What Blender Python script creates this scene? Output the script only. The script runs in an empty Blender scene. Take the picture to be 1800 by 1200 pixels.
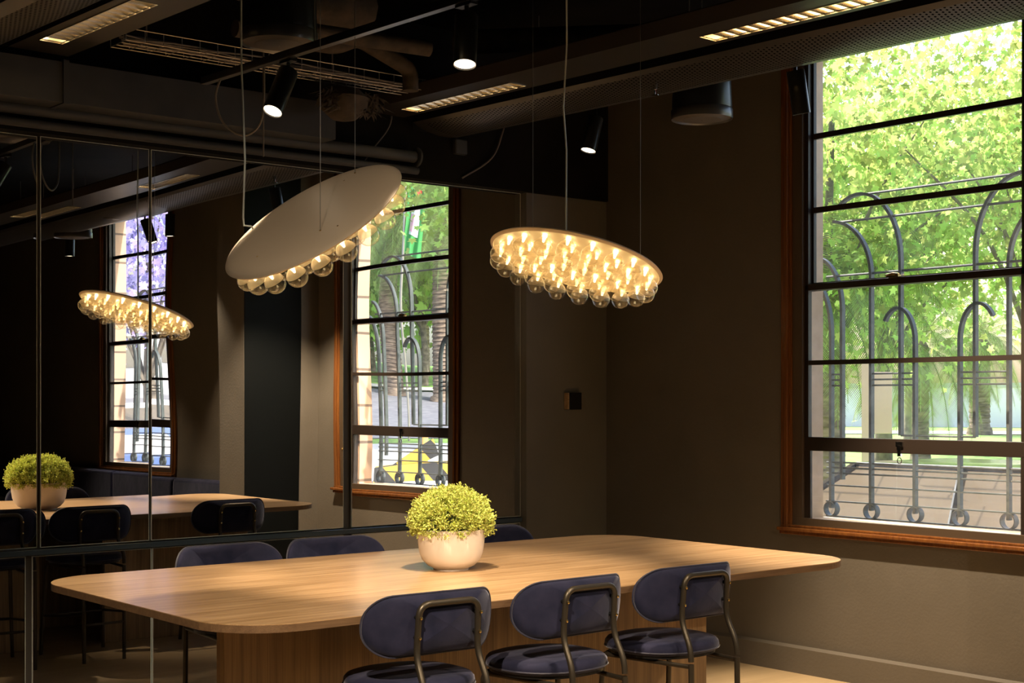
import bpy, bmesh, math, random
from mathutils import Vector, Matrix
import numpy as np
random.seed(7); rng = np.random.default_rng(7)
sc = bpy.context.scene
C = sc.collection
PI = math.pi

# ---------------------------------------------------------------- camera, sky, sun, exposure
EYE = 1.64
FPX = 2537.0
ANG = math.atan2(3080, 2537)                      # heading of the view from +X
cam_d = bpy.data.cameras.new('camera'); cam = bpy.data.objects.new('camera', cam_d); C.objects.link(cam)
cam.location = (0, 0, EYE); cam.rotation_euler = (PI/2, 0, ANG - PI/2)
cam_d.sensor_width = 36; cam_d.lens = FPX/1800*36; cam_d.shift_y = 106/1800
cam_d.clip_start = 0.05; cam_d.clip_end = 500
sc.camera = cam
sc.view_settings.view_transform = 'Standard'; sc.view_settings.look = 'None'
sc.view_settings.gamma = 1; sc.view_settings.use_curve_mapping = False
sc.view_settings.exposure = 0.75

world = bpy.data.worlds.new('sky'); sc.world = world; world.use_nodes = True
wn = world.node_tree; bg = wn.nodes['Background']
sky = wn.nodes.new('ShaderNodeTexSky'); sky.sky_type = 'NISHITA'; sky.sun_disc = False
sky.sun_elevation = math.radians(48); sky.sun_rotation = math.radians(10); sky.air_density = 1.2; sky.dust_density = 4
wn.links.new(sky.outputs[0], bg.inputs[0]); bg.inputs[1].default_value = 0.34
sd = bpy.data.lights.new('sun', 'SUN'); sd.energy = 6.2; sd.angle = math.radians(0.8); sd.color = (1, .96, .88)
sun = bpy.data.objects.new('sun', sd); C.objects.link(sun)
sun.rotation_euler = Vector((.10, .72, .70)).to_track_quat('Z', 'Y').to_euler()

# ---------------------------------------------------------------- helpers
fw = Vector((math.cos(ANG), math.sin(ANG), 0)); rt = Vector((math.sin(ANG), -math.cos(ANG), 0))
MY = 7.420                                        # plane of the mirror wall
WX = 6.914                                        # plane of the window wall

def mat(name, col=(.5, .5, .5), rough=.5, metal=0., spec=.5, sheen=0., sheen_tint=None, coat=0., emit=None, estr=0., trans=0.):
    m = bpy.data.materials.new(name); m.use_nodes = True
    b = m.node_tree.nodes['Principled BSDF']
    b.inputs['Base Color'].default_value = (*col, 1); b.inputs['Roughness'].default_value = rough
    b.inputs['Metallic'].default_value = metal; b.inputs['Specular IOR Level'].default_value = spec
    b.inputs['Coat Weight'].default_value = coat; b.inputs['Coat Roughness'].default_value = .15
    b.inputs['Sheen Weight'].default_value = sheen; b.inputs['Sheen Roughness'].default_value = .35
    if sheen_tint: b.inputs['Sheen Tint'].default_value = (*sheen_tint, 1)
    if emit: b.inputs['Emission Color'].default_value = (*emit, 1); b.inputs['Emission Strength'].default_value = estr
    b.inputs['Transmission Weight'].default_value = trans
    return m

def nodes(m): return m.node_tree.nodes, m.node_tree.links, m.node_tree.nodes['Principled BSDF']

def noisy(m, c1, c2, scale=(1, 1, 1), nscale=5., detail=4., bump=0., bscale=None, lo=.35, hi=.65):
    """colour varies between c1 and c2 by an object-space noise; optional bump"""
    N, L, b = nodes(m)
    tc = N.new('ShaderNodeTexCoord'); mp = N.new('ShaderNodeMapping'); mp.inputs['Scale'].default_value = scale
    L.new(tc.outputs['Object'], mp.inputs[0])
    n = N.new('ShaderNodeTexNoise'); n.inputs['Scale'].default_value = nscale; n.inputs['Detail'].default_value = detail
    L.new(mp.outputs[0], n.inputs['Vector'])
    r = N.new('ShaderNodeValToRGB'); r.color_ramp.elements[0].color = (*c1, 1); r.color_ramp.elements[1].color = (*c2, 1)
    r.color_ramp.elements[0].position = lo; r.color_ramp.elements[1].position = hi
    L.new(n.outputs[0], r.inputs[0]); L.new(r.outputs[0], b.inputs['Base Color'])
    if bump:
        n2 = N.new('ShaderNodeTexNoise'); n2.inputs['Scale'].default_value = bscale or nscale*3; n2.inputs['Detail'].default_value = 3
        L.new(mp.outputs[0], n2.inputs['Vector'])
        bp = N.new('ShaderNodeBump'); bp.inputs['Strength'].default_value = bump; bp.inputs['Distance'].default_value = .01
        L.new(n2.outputs[0], bp.inputs['Height']); L.new(bp.outputs[0], b.inputs['Normal'])
    return m

def wood(name, c1, c2, axis='x', rough=.4, fine=1.0):
    m = mat(name, c1, rough, coat=.15)
    s = {'x': (.55, 9, 9), 'y': (9, .55, 9), 'z': (9, 9, .45)}[axis]
    N, L, b = nodes(m)
    tc = N.new('ShaderNodeTexCoord'); mp = N.new('ShaderNodeMapping'); mp.inputs['Scale'].default_value = s
    L.new(tc.outputs['Object'], mp.inputs[0])
    n = N.new('ShaderNodeTexNoise'); n.inputs['Scale'].default_value = 2.2*fine; n.inputs['Detail'].default_value = 6; n.inputs['Roughness'].default_value = .6
    n.inputs['Distortion'].default_value = .25
    L.new(mp.outputs[0], n.inputs['Vector'])
    mp2 = N.new('ShaderNodeMapping'); mp2.inputs['Scale'].default_value = tuple(k*9 if k > 1 else k*2.2 for k in s); L.new(tc.outputs['Object'], mp2.inputs[0])
    n2 = N.new('ShaderNodeTexNoise'); n2.inputs['Scale'].default_value = 2.0*fine; n2.inputs['Detail'].default_value = 3; L.new(mp2.outputs[0], n2.inputs['Vector'])
    mx = N.new('ShaderNodeMix'); mx.inputs[0].default_value = .42
    L.new(n.outputs[0], mx.inputs[2]); L.new(n2.outputs[0], mx.inputs[3])
    r = N.new('ShaderNodeValToRGB'); r.color_ramp.elements[0].color = (*c1, 1); r.color_ramp.elements[1].color = (*c2, 1)
    r.color_ramp.elements[0].position = .38; r.color_ramp.elements[1].position = .62
    L.new(mx.outputs[0], r.inputs[0]); L.new(r.outputs[0], b.inputs['Base Color'])
    return m

class MB:
    """collects verts/faces of one mesh"""
    def __init__(s): s.v = []; s.f = []; s.smooth = []
    def add(s, vs, fs, smooth=False):
        o = len(s.v); s.v += [tuple(p) for p in vs]
        s.f += [tuple(i+o for i in f) for f in fs]; s.smooth += [smooth]*len(fs); return s
    def box(s, x0, x1, y0, y1, z0, z1, M=None, bev=0):
        x0, x1 = sorted((x0, x1)); y0, y1 = sorted((y0, y1)); z0, z1 = sorted((z0, z1))
        if bev:
            bm = bmesh.new(); bmesh.ops.create_cube(bm, size=1)
            for v in bm.verts: v.co = Vector(((x0+x1)/2+v.co.x*(x1-x0), (y0+y1)/2+v.co.y*(y1-y0), (z0+z1)/2+v.co.z*(z1-z0)))
            bmesh.ops.bevel(bm, geom=bm.edges[:], offset=bev, segments=3, affect='EDGES', profile=.5)
            bm.verts.index_update()
            vs = [v.co.copy() for v in bm.verts]; fs = [[v.index for v in f.verts] for f in bm.faces]; bm.free()
            if M: vs = [M @ p for p in vs]
            return s.add(vs, fs, False)
        vs = [Vector(p) for p in ((x0, y0, z0), (x1, y0, z0), (x1, y1, z0), (x0, y1, z0), (x0, y0, z1), (x1, y0, z1), (x1, y1, z1), (x0, y1, z1))]
        if M: vs = [M @ p for p in vs]
        return s.add(vs, [(0, 3, 2, 1), (4, 5, 6, 7), (0, 1, 5, 4), (1, 2, 6, 5), (2, 3, 7, 6), (3, 0, 4, 7)])
    def tube(s, pts, r, seg=10, close=False, r_end=None):
        pts = [Vector(p) for p in pts]; n = len(pts); rings = []
        prev = None
        for i, p in enumerate(pts):
            if close: t = (pts[(i+1) % n]-pts[i-1])
            else: t = pts[min(i+1, n-1)]-pts[max(i-1, 0)]
            t = t.normalized() if t.length > 1e-9 else Vector((0, 0, 1))
            if prev is None:
                a = Vector((0, 0, 1)) if abs(t.z) < .9 else Vector((1, 0, 0)); u = t.cross(a).normalized()
            else:
                u = prev-t*prev.dot(t); u = u.normalized() if u.length > 1e-6 else t.orthogonal().normalized()
            prev = u; w = t.cross(u)
            rr = r if r_end is None else r+(r_end-r)*i/(n-1)
            rings.append([p+(u*math.cos(2*PI*k/seg)+w*math.sin(2*PI*k/seg))*rr for k in range(seg)])
        vs = [q for ring in rings for q in ring]; fs = []
        for i in range(n if close else n-1):
            j = (i+1) % n
            for k in range(seg):
                k2 = (k+1) % seg; fs.append((i*seg+k, i*seg+k2, j*seg+k2, j*seg+k))
        if not close: fs.append(tuple(range(seg))[::-1]); fs.append(tuple((n-1)*seg+k for k in range(seg)))
        return s.add(vs, fs, True)
    def lathe(s, prof, seg=48, M=None, cap=True):
        vs = []; fs = []
        for r, z in prof:
            for k in range(seg):
                p = Vector((r*math.cos(2*PI*k/seg), r*math.sin(2*PI*k/seg), z)); vs.append(M @ p if M else p)
        for i in range(len(prof)-1):
            for k in range(seg):
                k2 = (k+1) % seg; fs.append((i*seg+k, i*seg+k2, (i+1)*seg+k2, (i+1)*seg+k))
        if cap:
            fs.append(tuple(range(seg))[::-1]); fs.append(tuple((len(prof)-1)*seg+k for k in range(seg)))
        return s.add(vs, fs, True)
    def prism(s, outline, z0, z1, M=None, smooth=False):
        n = len(outline); vs = [Vector((x, y, z0)) for x, y in outline]+[Vector((x, y, z1)) for x, y in outline]
        if M: vs = [M @ p for p in vs]
        fs = [tuple(range(n))[::-1], tuple(range(n, 2*n))]+[(i, (i+1) % n, n+(i+1) % n, n+i) for i in range(n)]
        return s.add(vs, fs, smooth)
    def loft(s, rings, cap=True):
        n = len(rings[0]); vs = [p for r in rings for p in r]; fs = []
        for i in range(len(rings)-1):
            for k in range(n):
                k2 = (k+1) % n; fs.append((i*n+k, i*n+k2, (i+1)*n+k2, (i+1)*n+k))
        if cap: fs.append(tuple(range(n))[::-1]); fs.append(tuple((len(rings)-1)*n+k for k in range(n)))
        return s.add(vs, fs, True)
    def build(s, name, m, parent=None, loc=None, **kw):
        me = bpy.data.meshes.new(name); me.from_pydata([tuple(p) for p in s.v], [], s.f); me.update()
        me.polygons.foreach_set('use_smooth', s.smooth)
        bm = bmesh.new(); bm.from_mesh(me); bmesh.ops.recalc_face_normals(bm, faces=bm.faces[:]); bm.to_mesh(me); bm.free()
        if any(s.smooth): me.set_sharp_from_angle(angle=math.radians(42))
        me.materials.append(m)
        o = bpy.data.objects.new(name, me); C.objects.link(o)
        if parent is not None: o.parent = parent
        if loc is not None: o.location = loc
        for k, v in kw.items(): o[k] = v
        return o

def rawmesh(name, verts, faces, m, parent=None, smooth=False):
    me = bpy.data.meshes.new(name); me.from_pydata(verts, [], faces); me.update()
    if smooth: me.polygons.foreach_set('use_smooth', [True]*len(me.polygons))
    me.materials.append(m); o = bpy.data.objects.new(name, me); C.objects.link(o)
    if parent is not None: o.parent = parent
    return o

def thing(name, label, cat, loc=(0, 0, 0), rz=0, group=None):
    o = bpy.data.objects.new(name, None); C.objects.link(o); o.location = loc; o.rotation_euler = (0, 0, rz)
    o.empty_display_size = .1
    return tag(o, label, cat, group)
def tag(o, label, cat, group=None):
    o['label'] = label; o['category'] = cat
    if group: o['group'] = group
    return o
def struct(o): o['kind'] = 'structure'; return o
def children(o): return [c for c in bpy.data.objects if c.parent == o]
def dup(o, parent=None):
    c = o.copy(); C.objects.link(c)
    if parent is not None: c.parent = parent
    for ch in children(o): dup(ch, c)
    return c
def fillet(pts, r, n=6):
    """round the corners of a polyline"""
    pts = [Vector(p) for p in pts]; out = [pts[0]]
    for i in range(1, len(pts)-1):
        a, b, c = pts[i-1], pts[i], pts[i+1]
        d1 = min(r, (a-b).length*.48); d2 = min(r, (c-b).length*.48)
        p = b+(a-b).normalized()*d1; q = b+(c-b).normalized()*d2
        for k in range(n+1):
            t = k/n; out.append(p*(1-t)**2+b*2*t*(1-t)+q*t*t)
    out.append(pts[-1]); return out
def rrect(x0, x1, y0, y1, r, n=10):
    out = []
    for cx, cy, a0 in ((x1-r, y1-r, 0), (x0+r, y1-r, 90), (x0+r, y0+r, 180), (x1-r, y0+r, 270)):
        for k in range(n+1):
            a = math.radians(a0+90*k/n); out.append((cx+r*math.cos(a), cy+r*math.sin(a)))
    return out

# ---------------------------------------------------------------- materials
M_wall = noisy(mat('taupe_wall_paint', (.12, .095, .07), .62), (.108, .090, .066), (.122, .102, .077), nscale=2.5, bump=.15, bscale=60)
M_dark = noisy(mat('black_ceiling_paint', (.012, .011, .01), .8, spec=.1), (.006, .0055, .005), (.011, .010, .009), nscale=3)
M_panel = mat('dark_cladding', (.05, .043, .035), .55)
M_floor = wood('oak_floor', (.40, .28, .15), (.50, .36, .20), 'x', .38, .5)
M_table = wood('table_oak', (.25, .145, .065), (.47, .305, .16), 'x', .30, 1.3)
M_edge = wood('table_edge_wood', (.10, .055, .028), (.17, .10, .05), 'x', .45, 2.5)
M_base = wood('base_walnut', (.19, .115, .055), (.36, .23, .11), 'z', .42, 1.3)
M_trimw = wood('varnished_window_trim', (.11, .035, .010), (.20, .075, .018), 'z', .22, 2)
M_frame = mat('dark_brown_window_frame', (.022, .015, .011), .35)
M_sill = mat('brown_painted_sill', (.07, .045, .025), .45)
M_blackmetal = mat('black_metal', (.015, .015, .016), .32, .4)
M_spotbody = mat('black_powder_coat', (.018, .019, .019), .28, .3)
M_bronze = mat('bronze_tube', (.075, .062, .045), .38, .75)
M_chrome = mat('chrome', (.6, .6, .6), .15, 1)
M_brass = mat('brass', (.7, .5, .2), .25, 1)
M_velvet = noisy(mat('navy_velvet', (.02, .022, .05), .8, sheen=.55, sheen_tint=(.52, .52, .62), spec=.15), (.008, .010, .027), (.020, .020, .044), nscale=9, bump=.25, bscale=14)
M_pipe_v = mat('navy_piping', (.02, .02, .04), .6, sheen=.5)
M_cream = mat('cream_lacquer', (.74, .62, .48), .42)
M_cream2 = mat('cream_underside', (.84, .77, .58), .5)
M_led = mat('warm_led', (1, .9, .7), .5, emit=(1, .79, .43), estr=4.6)
M_ceramic = noisy(mat('offwhite_ceramic', (.7, .62, .54), .45), (.66, .58, .50), (.72, .65, .57), nscale=6)
M_leaf = mat('boxwood_leaf', (.36, .44, .05), .5)
M_stem = mat('stem', (.10, .13, .03), .7)
M_beam = noisy(mat('dark_grey_metal', (.06, .055, .05), .36, .35), (.040, .037, .035), (.050, .046, .043), nscale=4)
M_beamside = mat('beam_side_fascia', (.035, .026, .02), .5)
M_lampglow = mat('troffer_lamp', (1, .9, .7), .5, emit=(1, .78, .48), estr=5)
M_reflector = mat('aluminium_louvre', (.75, .66, .5), .22, 1)
M_duct = noisy(mat('grey_duct', (.05, .048, .045), .6), (.030, .032, .035), (.042, .044, .047), nscale=5)
M_insul = noisy(mat('brown_lagging', (.06, .045, .03), .8), (.045, .034, .022), (.085, .062, .04), nscale=12, bump=.6, bscale=20)
M_wire = mat('steel_wire', (.45, .42, .38), .35, .9)
M_cable = mat('clear_white_cable', (.62, .66, .62), .3)
M_greycable = mat('grey_cable', (.16, .14, .12), .5)
M_spklow = mat('speaker_grille', (.10, .085, .07), .6)
M_iron = noisy(mat('grey_painted_iron', (.10, .115, .115), .5), (.055, .070, .066), (.085, .10, .095), nscale=30)
M_rail = mat('mirror_rail_glass_edge', (.05, .07, .085), .12)
M_edgeglass = mat('mirror_polished_edge', (.55, .58, .52), .25)
M_grass = noisy(mat('lawn_grass', (.16, .30, .05), .9), (.13, .26, .04), (.24, .38, .08), nscale=3)
M_road = noisy(mat('asphalt', (.16, .16, .18), .8), (.13, .13, .15), (.20, .20, .22), nscale=2)
M_pave = mat('pale_concrete', (.62, .60, .56), .8)
M_fence = mat('lilac_grey_fence', (.90, .84, .90), .7)
M_barkpalm = noisy(mat('palm_bark', (.20, .14, .10), .9), (.10, .07, .05), (.32, .24, .17), scale=(1, 1, 5), nscale=2.2, bump=1, bscale=6)
M_bark = noisy(mat('plane_bark', (.14, .11, .08), .9), (.10, .08, .06), (.24, .20, .15), nscale=4)

def leafmat(name, col, tcol, tw=.5):
    m = bpy.data.materials.new(name); m.use_nodes = True; N = m.node_tree.nodes; L = m.node_tree.links; N.clear()
    o = N.new('ShaderNodeOutputMaterial'); d = N.new('ShaderNodeBsdfDiffuse'); t = N.new('ShaderNodeBsdfTranslucent'); x = N.new('ShaderNodeMixShader')
    g = N.new('ShaderNodeNewGeometry'); hs = N.new('ShaderNodeHueSaturation'); hs2 = N.new('ShaderNodeHueSaturation')
    mr = N.new('ShaderNodeMapRange'); mr.inputs[3].default_value = .55; mr.inputs[4].default_value = 1.35
    mr2 = N.new('ShaderNodeMapRange'); mr2.inputs[3].default_value = .475; mr2.inputs[4].default_value = .525
    L.new(g.outputs['Random Per Island'], mr.inputs[0]); L.new(g.outputs['Random Per Island'], mr2.inputs[0])
    for h, c in ((hs, col), (hs2, tcol)):
        h.inputs['Color'].default_value = (*c, 1); L.new(mr.outputs[0], h.inputs['Value']); L.new(mr2.outputs[0], h.inputs['Hue'])
    L.new(hs.outputs[0], d.inputs[0]); L.new(hs2.outputs[0], t.inputs[0]); x.inputs[0].default_value = tw
    L.new(d.outputs[0], x.inputs[1]); L.new(t.outputs[0], x.inputs[2]); L.new(x.outputs[0], o.inputs[0])
    return m
M_planeleaf = leafmat('plane_tree_leaf', (.22, .34, .10), (.58, .72, .20), .6)
M_palmleaf = leafmat('palm_frond_leaf', (.20, .28, .10), (.40, .48, .12), .35)
M_box = leafmat('boxwood_leaf_mixed', (.54, .58, .15), (.58, .60, .10), .25)
M_jac = leafmat('jacaranda_blossom', (.45, .40, .70), (.55, .5, .85), .5)

def glassmat(name, tint=(1, 1, 1), haze=0., fres=1.0, edge=False, hazecol=(.8, .85, .9)):
    """thin clear glass: see-through with a fresnel gloss (shadow rays pass); optional dust"""
    m = bpy.data.materials.new(name); m.use_nodes = True; N = m.node_tree.nodes; L = m.node_tree.links; N.clear()
    o = N.new('ShaderNodeOutputMaterial'); t = N.new('ShaderNodeBsdfTransparent'); t.inputs[0].default_value = (*tint, 1)
    g = N.new('ShaderNodeBsdfGlossy'); g.inputs['Roughness'].default_value = .01; g.inputs[0].default_value = (1, 1, 1, 1)
    
    x = N.new('ShaderNodeMixShader')
    if edge:
        lw = N.new('ShaderNodeLayerWeight'); lw.inputs[0].default_value = .5
        pw = N.new('ShaderNodeMath'); pw.operation = 'POWER'; L.new(lw.outputs['Facing'], pw.inputs[0]); pw.inputs[1].default_value = 3.2
        mu = N.new('ShaderNodeMath'); mu.operation = 'MULTIPLY_ADD'; L.new(pw.outputs[0], mu.inputs[0]); mu.inputs[1].default_value = .75; mu.inputs[2].default_value = .045
        L.new(mu.outputs[0], x.inputs[0])
    else:
        lw = N.new('ShaderNodeLayerWeight'); lw.inputs[0].default_value = .5
        pw = N.new('ShaderNodeMath'); pw.operation = 'POWER'; L.new(lw.outputs['Facing'], pw.inputs[0]); pw.inputs[1].default_value = 5
        mu = N.new('ShaderNodeMath'); mu.operation = 'MULTIPLY_ADD'; L.new(pw.outputs[0], mu.inputs[0]); mu.inputs[1].default_value = .9; mu.inputs[2].default_value = .07
        L.new(mu.outputs[0], x.inputs[0])
    L.new(t.outputs[0], x.inputs[1]); L.new(g.outputs[0], x.inputs[2]); last = x
    if haze:
        d = N.new('ShaderNodeBsdfTranslucent'); d.inputs[0].default_value = (*hazecol, 1)
        tc = N.new('ShaderNodeTexCoord'); n = N.new('ShaderNodeTexNoise'); n.inputs['Scale'].default_value = 1.7; n.inputs['Detail'].default_value = 9; n.inputs['Roughness'].default_value = .75
        L.new(tc.outputs['Object'], n.inputs['Vector'])
        mr = N.new('ShaderNodeMapRange'); mr.inputs[1].default_value = .42; mr.inputs[2].default_value = .75; mr.inputs[3].default_value = haze*.3; mr.inputs[4].default_value = haze*1.8
        L.new(n.outputs[0], mr.inputs[0]); y = N.new('ShaderNodeMixShader'); L.new(mr.outputs[0], y.inputs[0])
        L.new(x.outputs[0], y.inputs[1]); L.new(d.outputs[0], y.inputs[2]); last = y
    L.new(last.outputs[0], o.inputs[0]); return m
M_pane = glassmat('window_glass', haze=.05)
M_panedusty = glassmat('dusty_window_glass', haze=.10, hazecol=(.9, .88, .84))
M_globe = glassmat('globe_glass', tint=(1, .975, .93), edge=True)
M_mirror = bpy.data.materials.new('smoked_mirror'); M_mirror.use_nodes = True
N, L, b = nodes(M_mirror); b.inputs['Base Color'].default_value = (.76, .77, .78, 1); b.inputs['Metallic'].default_value = 1; b.inputs['Roughness'].default_value = 0.0
tc = N.new('ShaderNodeTexCoord'); n = N.new('ShaderNodeTexNoise'); n.inputs['Scale'].default_value = 1.1; n.inputs['Detail'].default_value = 0
L.new(tc.outputs['Object'], n.inputs['Vector']); bp = N.new('ShaderNodeBump'); bp.inputs['Strength'].default_value = .5; bp.inputs['Distance'].default_value = .006
L.new(n.outputs[0], bp.inputs['Height']); L.new(bp.outputs[0], b.inputs['Normal'])

M_perf = bpy.data.materials.new('perforated_metal'); M_perf.use_nodes = True
N, L, b = nodes(M_perf); b.inputs['Metallic'].default_value = .35; b.inputs['Roughness'].default_value = .38
tc = N.new('ShaderNodeTexCoord'); sx = N.new('ShaderNodeSeparateXYZ'); L.new(tc.outputs['Object'], sx.inputs[0])
def m2(op, a, bb, cc=None):
    q = N.new('ShaderNodeMath'); q.operation = op
    for i, v in enumerate((a, bb, cc)):
        if v is None: continue
        if isinstance(v, (int, float)): q.inputs[i].default_value = v
        else: L.new(v, q.inputs[i])
    return q.outputs[0]
PITCH = .018
v = m2('DIVIDE', sx.outputs[1], PITCH*1.4); row = m2('FLOOR', v, 0); u = m2('ADD', m2('DIVIDE', sx.outputs[0], PITCH), m2('MULTIPLY', row, .5))
fu = m2('SUBTRACT', m2('FRACT', u, 0), .5); fv = m2('SUBTRACT', m2('FRACT', v, 0), .5)
dd = m2('ADD', m2('MULTIPLY', fu, fu), m2('MULTIPLY', m2('MULTIPLY', fv, fv), 1.5)); hole = m2('LESS_THAN', dd, .085)
mix = N.new('ShaderNodeMix'); mix.data_type = 'RGBA'; L.new(hole, mix.inputs[0]); mix.inputs[6].default_value = (.055, .050, .045, 1); mix.inputs[7].default_value = (.003, .003, .003, 1)
L.new(mix.outputs[2], b.inputs['Base Color']); L.new(m2('MULTIPLY_ADD', hole, -.35, .35), b.inputs['Metallic'])
L.new(m2('MULTIPLY_ADD', hole, -.5, .5), b.inputs['Specular IOR Level'])

M_stone = bpy.data.materials.new('sandstone_blocks'); M_stone.use_nodes = True
N, L, b = nodes(M_stone); b.inputs['Roughness'].default_value = .85
tc = N.new('ShaderNodeTexCoord'); mp = N.new('ShaderNodeMapping'); mp.inputs['Rotation'].default_value = (PI/2, 0, PI/2); L.new(tc.outputs['Object'], mp.inputs[0])
cmb = N.new('ShaderNodeCombineXYZ'); sx = N.new('ShaderNodeSeparateXYZ'); L.new(tc.outputs['Object'], sx.inputs[0]); L.new(sx.outputs[1], cmb.inputs[0]); L.new(sx.outputs[2], cmb.inputs[1])
bk = N.new('ShaderNodeTexBrick'); bk.inputs['Scale'].default_value = 1; bk.inputs['Brick Width'].default_value = .9; bk.inputs['Row Height'].default_value = .32; bk.inputs['Mortar Size'].default_value = .012
bk.inputs[1].default_value = (.62, .41, .27, 1); bk.inputs[2].default_value = (.68, .46, .31, 1); bk.inputs[3].default_value = (.2, .14, .1, 1)
L.new(cmb.outputs[0], bk.inputs['Vector']); L.new(bk.outputs[0], b.inputs['Base Color'])
M_reveal = noisy(mat('sandstone_reveal', (.5, .4, .28), .85), (.46, .36, .25), (.54, .43, .31), nscale=8)

# ---------------------------------------------------------------- room shell
W1C, W2C = 4.885, -.025                          # window centres along the window wall
def hw(c, a): return (c-a, c+a)
def wall_with_holes(mb, x0, x1, ylo, yhi, zlo, zhi, holes, z0, z1):
    y = ylo
    for a, b2 in sorted(holes):
        mb.box(x0, x1, y, a, zlo, zhi); mb.box(x0, x1, a, b2, zlo, z0); mb.box(x0, x1, a, b2, z1, zhi); y = b2
    mb.box(x0, x1, y, yhi, zlo, zhi)
CEIL = 4.0
mb = MB(); mb.box(-4, 7.12, -6, 7.6, -.1, 0); struct(mb.build('floor', M_floor))
mb = MB(); mb.box(-4, 7.12, -6, 7.6, CEIL, CEIL+.1); struct(mb.build('ceiling', M_dark))
mb = MB(); wall_with_holes(mb, WX, 6.99, -6, 7.6, 0, CEIL, [hw(W1C, .875), hw(W2C, .875)], .86, 3.78); struct(mb.build('wall_right', M_wall))
mb = MB(); wall_with_holes(mb, 6.99, 7.12, -12, 26, -.6, 6, [(4.20, 5.64), (-.73, .71)], .93, 3.75); mb.box(6.99, 7.12, -12, 26, 6, 14); struct(mb.build('wall_facade', M_stone))
mb = MB(); mb.box(-4, WX, 7.44, 7.6, 0, 3.035); struct(mb.build('wall_left', M_panel))
mb = MB(); mb.box(-4, WX, 7.34, 7.6, 3.035, CEIL); struct(mb.build('trim_1', M_dark))
mb = MB(); mb.box(6.185, WX, 7.357, 7.44, 0, 3.033); struct(mb.build('trim_2', noisy(mat('grey_green_panel', (.13, .118, .09), .5), (.125, .114, .088), (.14, .128, .10), nscale=2)))
mb = MB(); mb.box(-4, WX, -6.1, -6, 0, CEIL); struct(mb.build('wall_back', M_dark))
mb = MB(); mb.box(-4.1, -4, -6, 7.6, 0, CEIL); struct(mb.build('wall_far', M_dark))
mb = MB(); mb.box(6.17, WX, 3.24, 3.69, 0, CEIL); struct(mb.build('wall_pier', M_wall))
mb = MB(); mb.box(6.172, 6.72, 3.69, 3.70, 0, CEIL); struct(mb.build('trim_3', mat('dark_green_black_panel', (.0025, .003, .0028), .6, spec=.08)))
mb = MB()
for a, b2 in ((3.70, 7.357), (-6, 3.24)):
    mb.box(6.880, WX, a, b2, 0, .150); mb.add([(6.880, a, .150), (6.914, a, .163), (6.914, b2, .163), (6.880, b2, .150)], [(0, 1, 2, 3)])
struct(mb.build('baseboard_right', M_wall))

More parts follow.
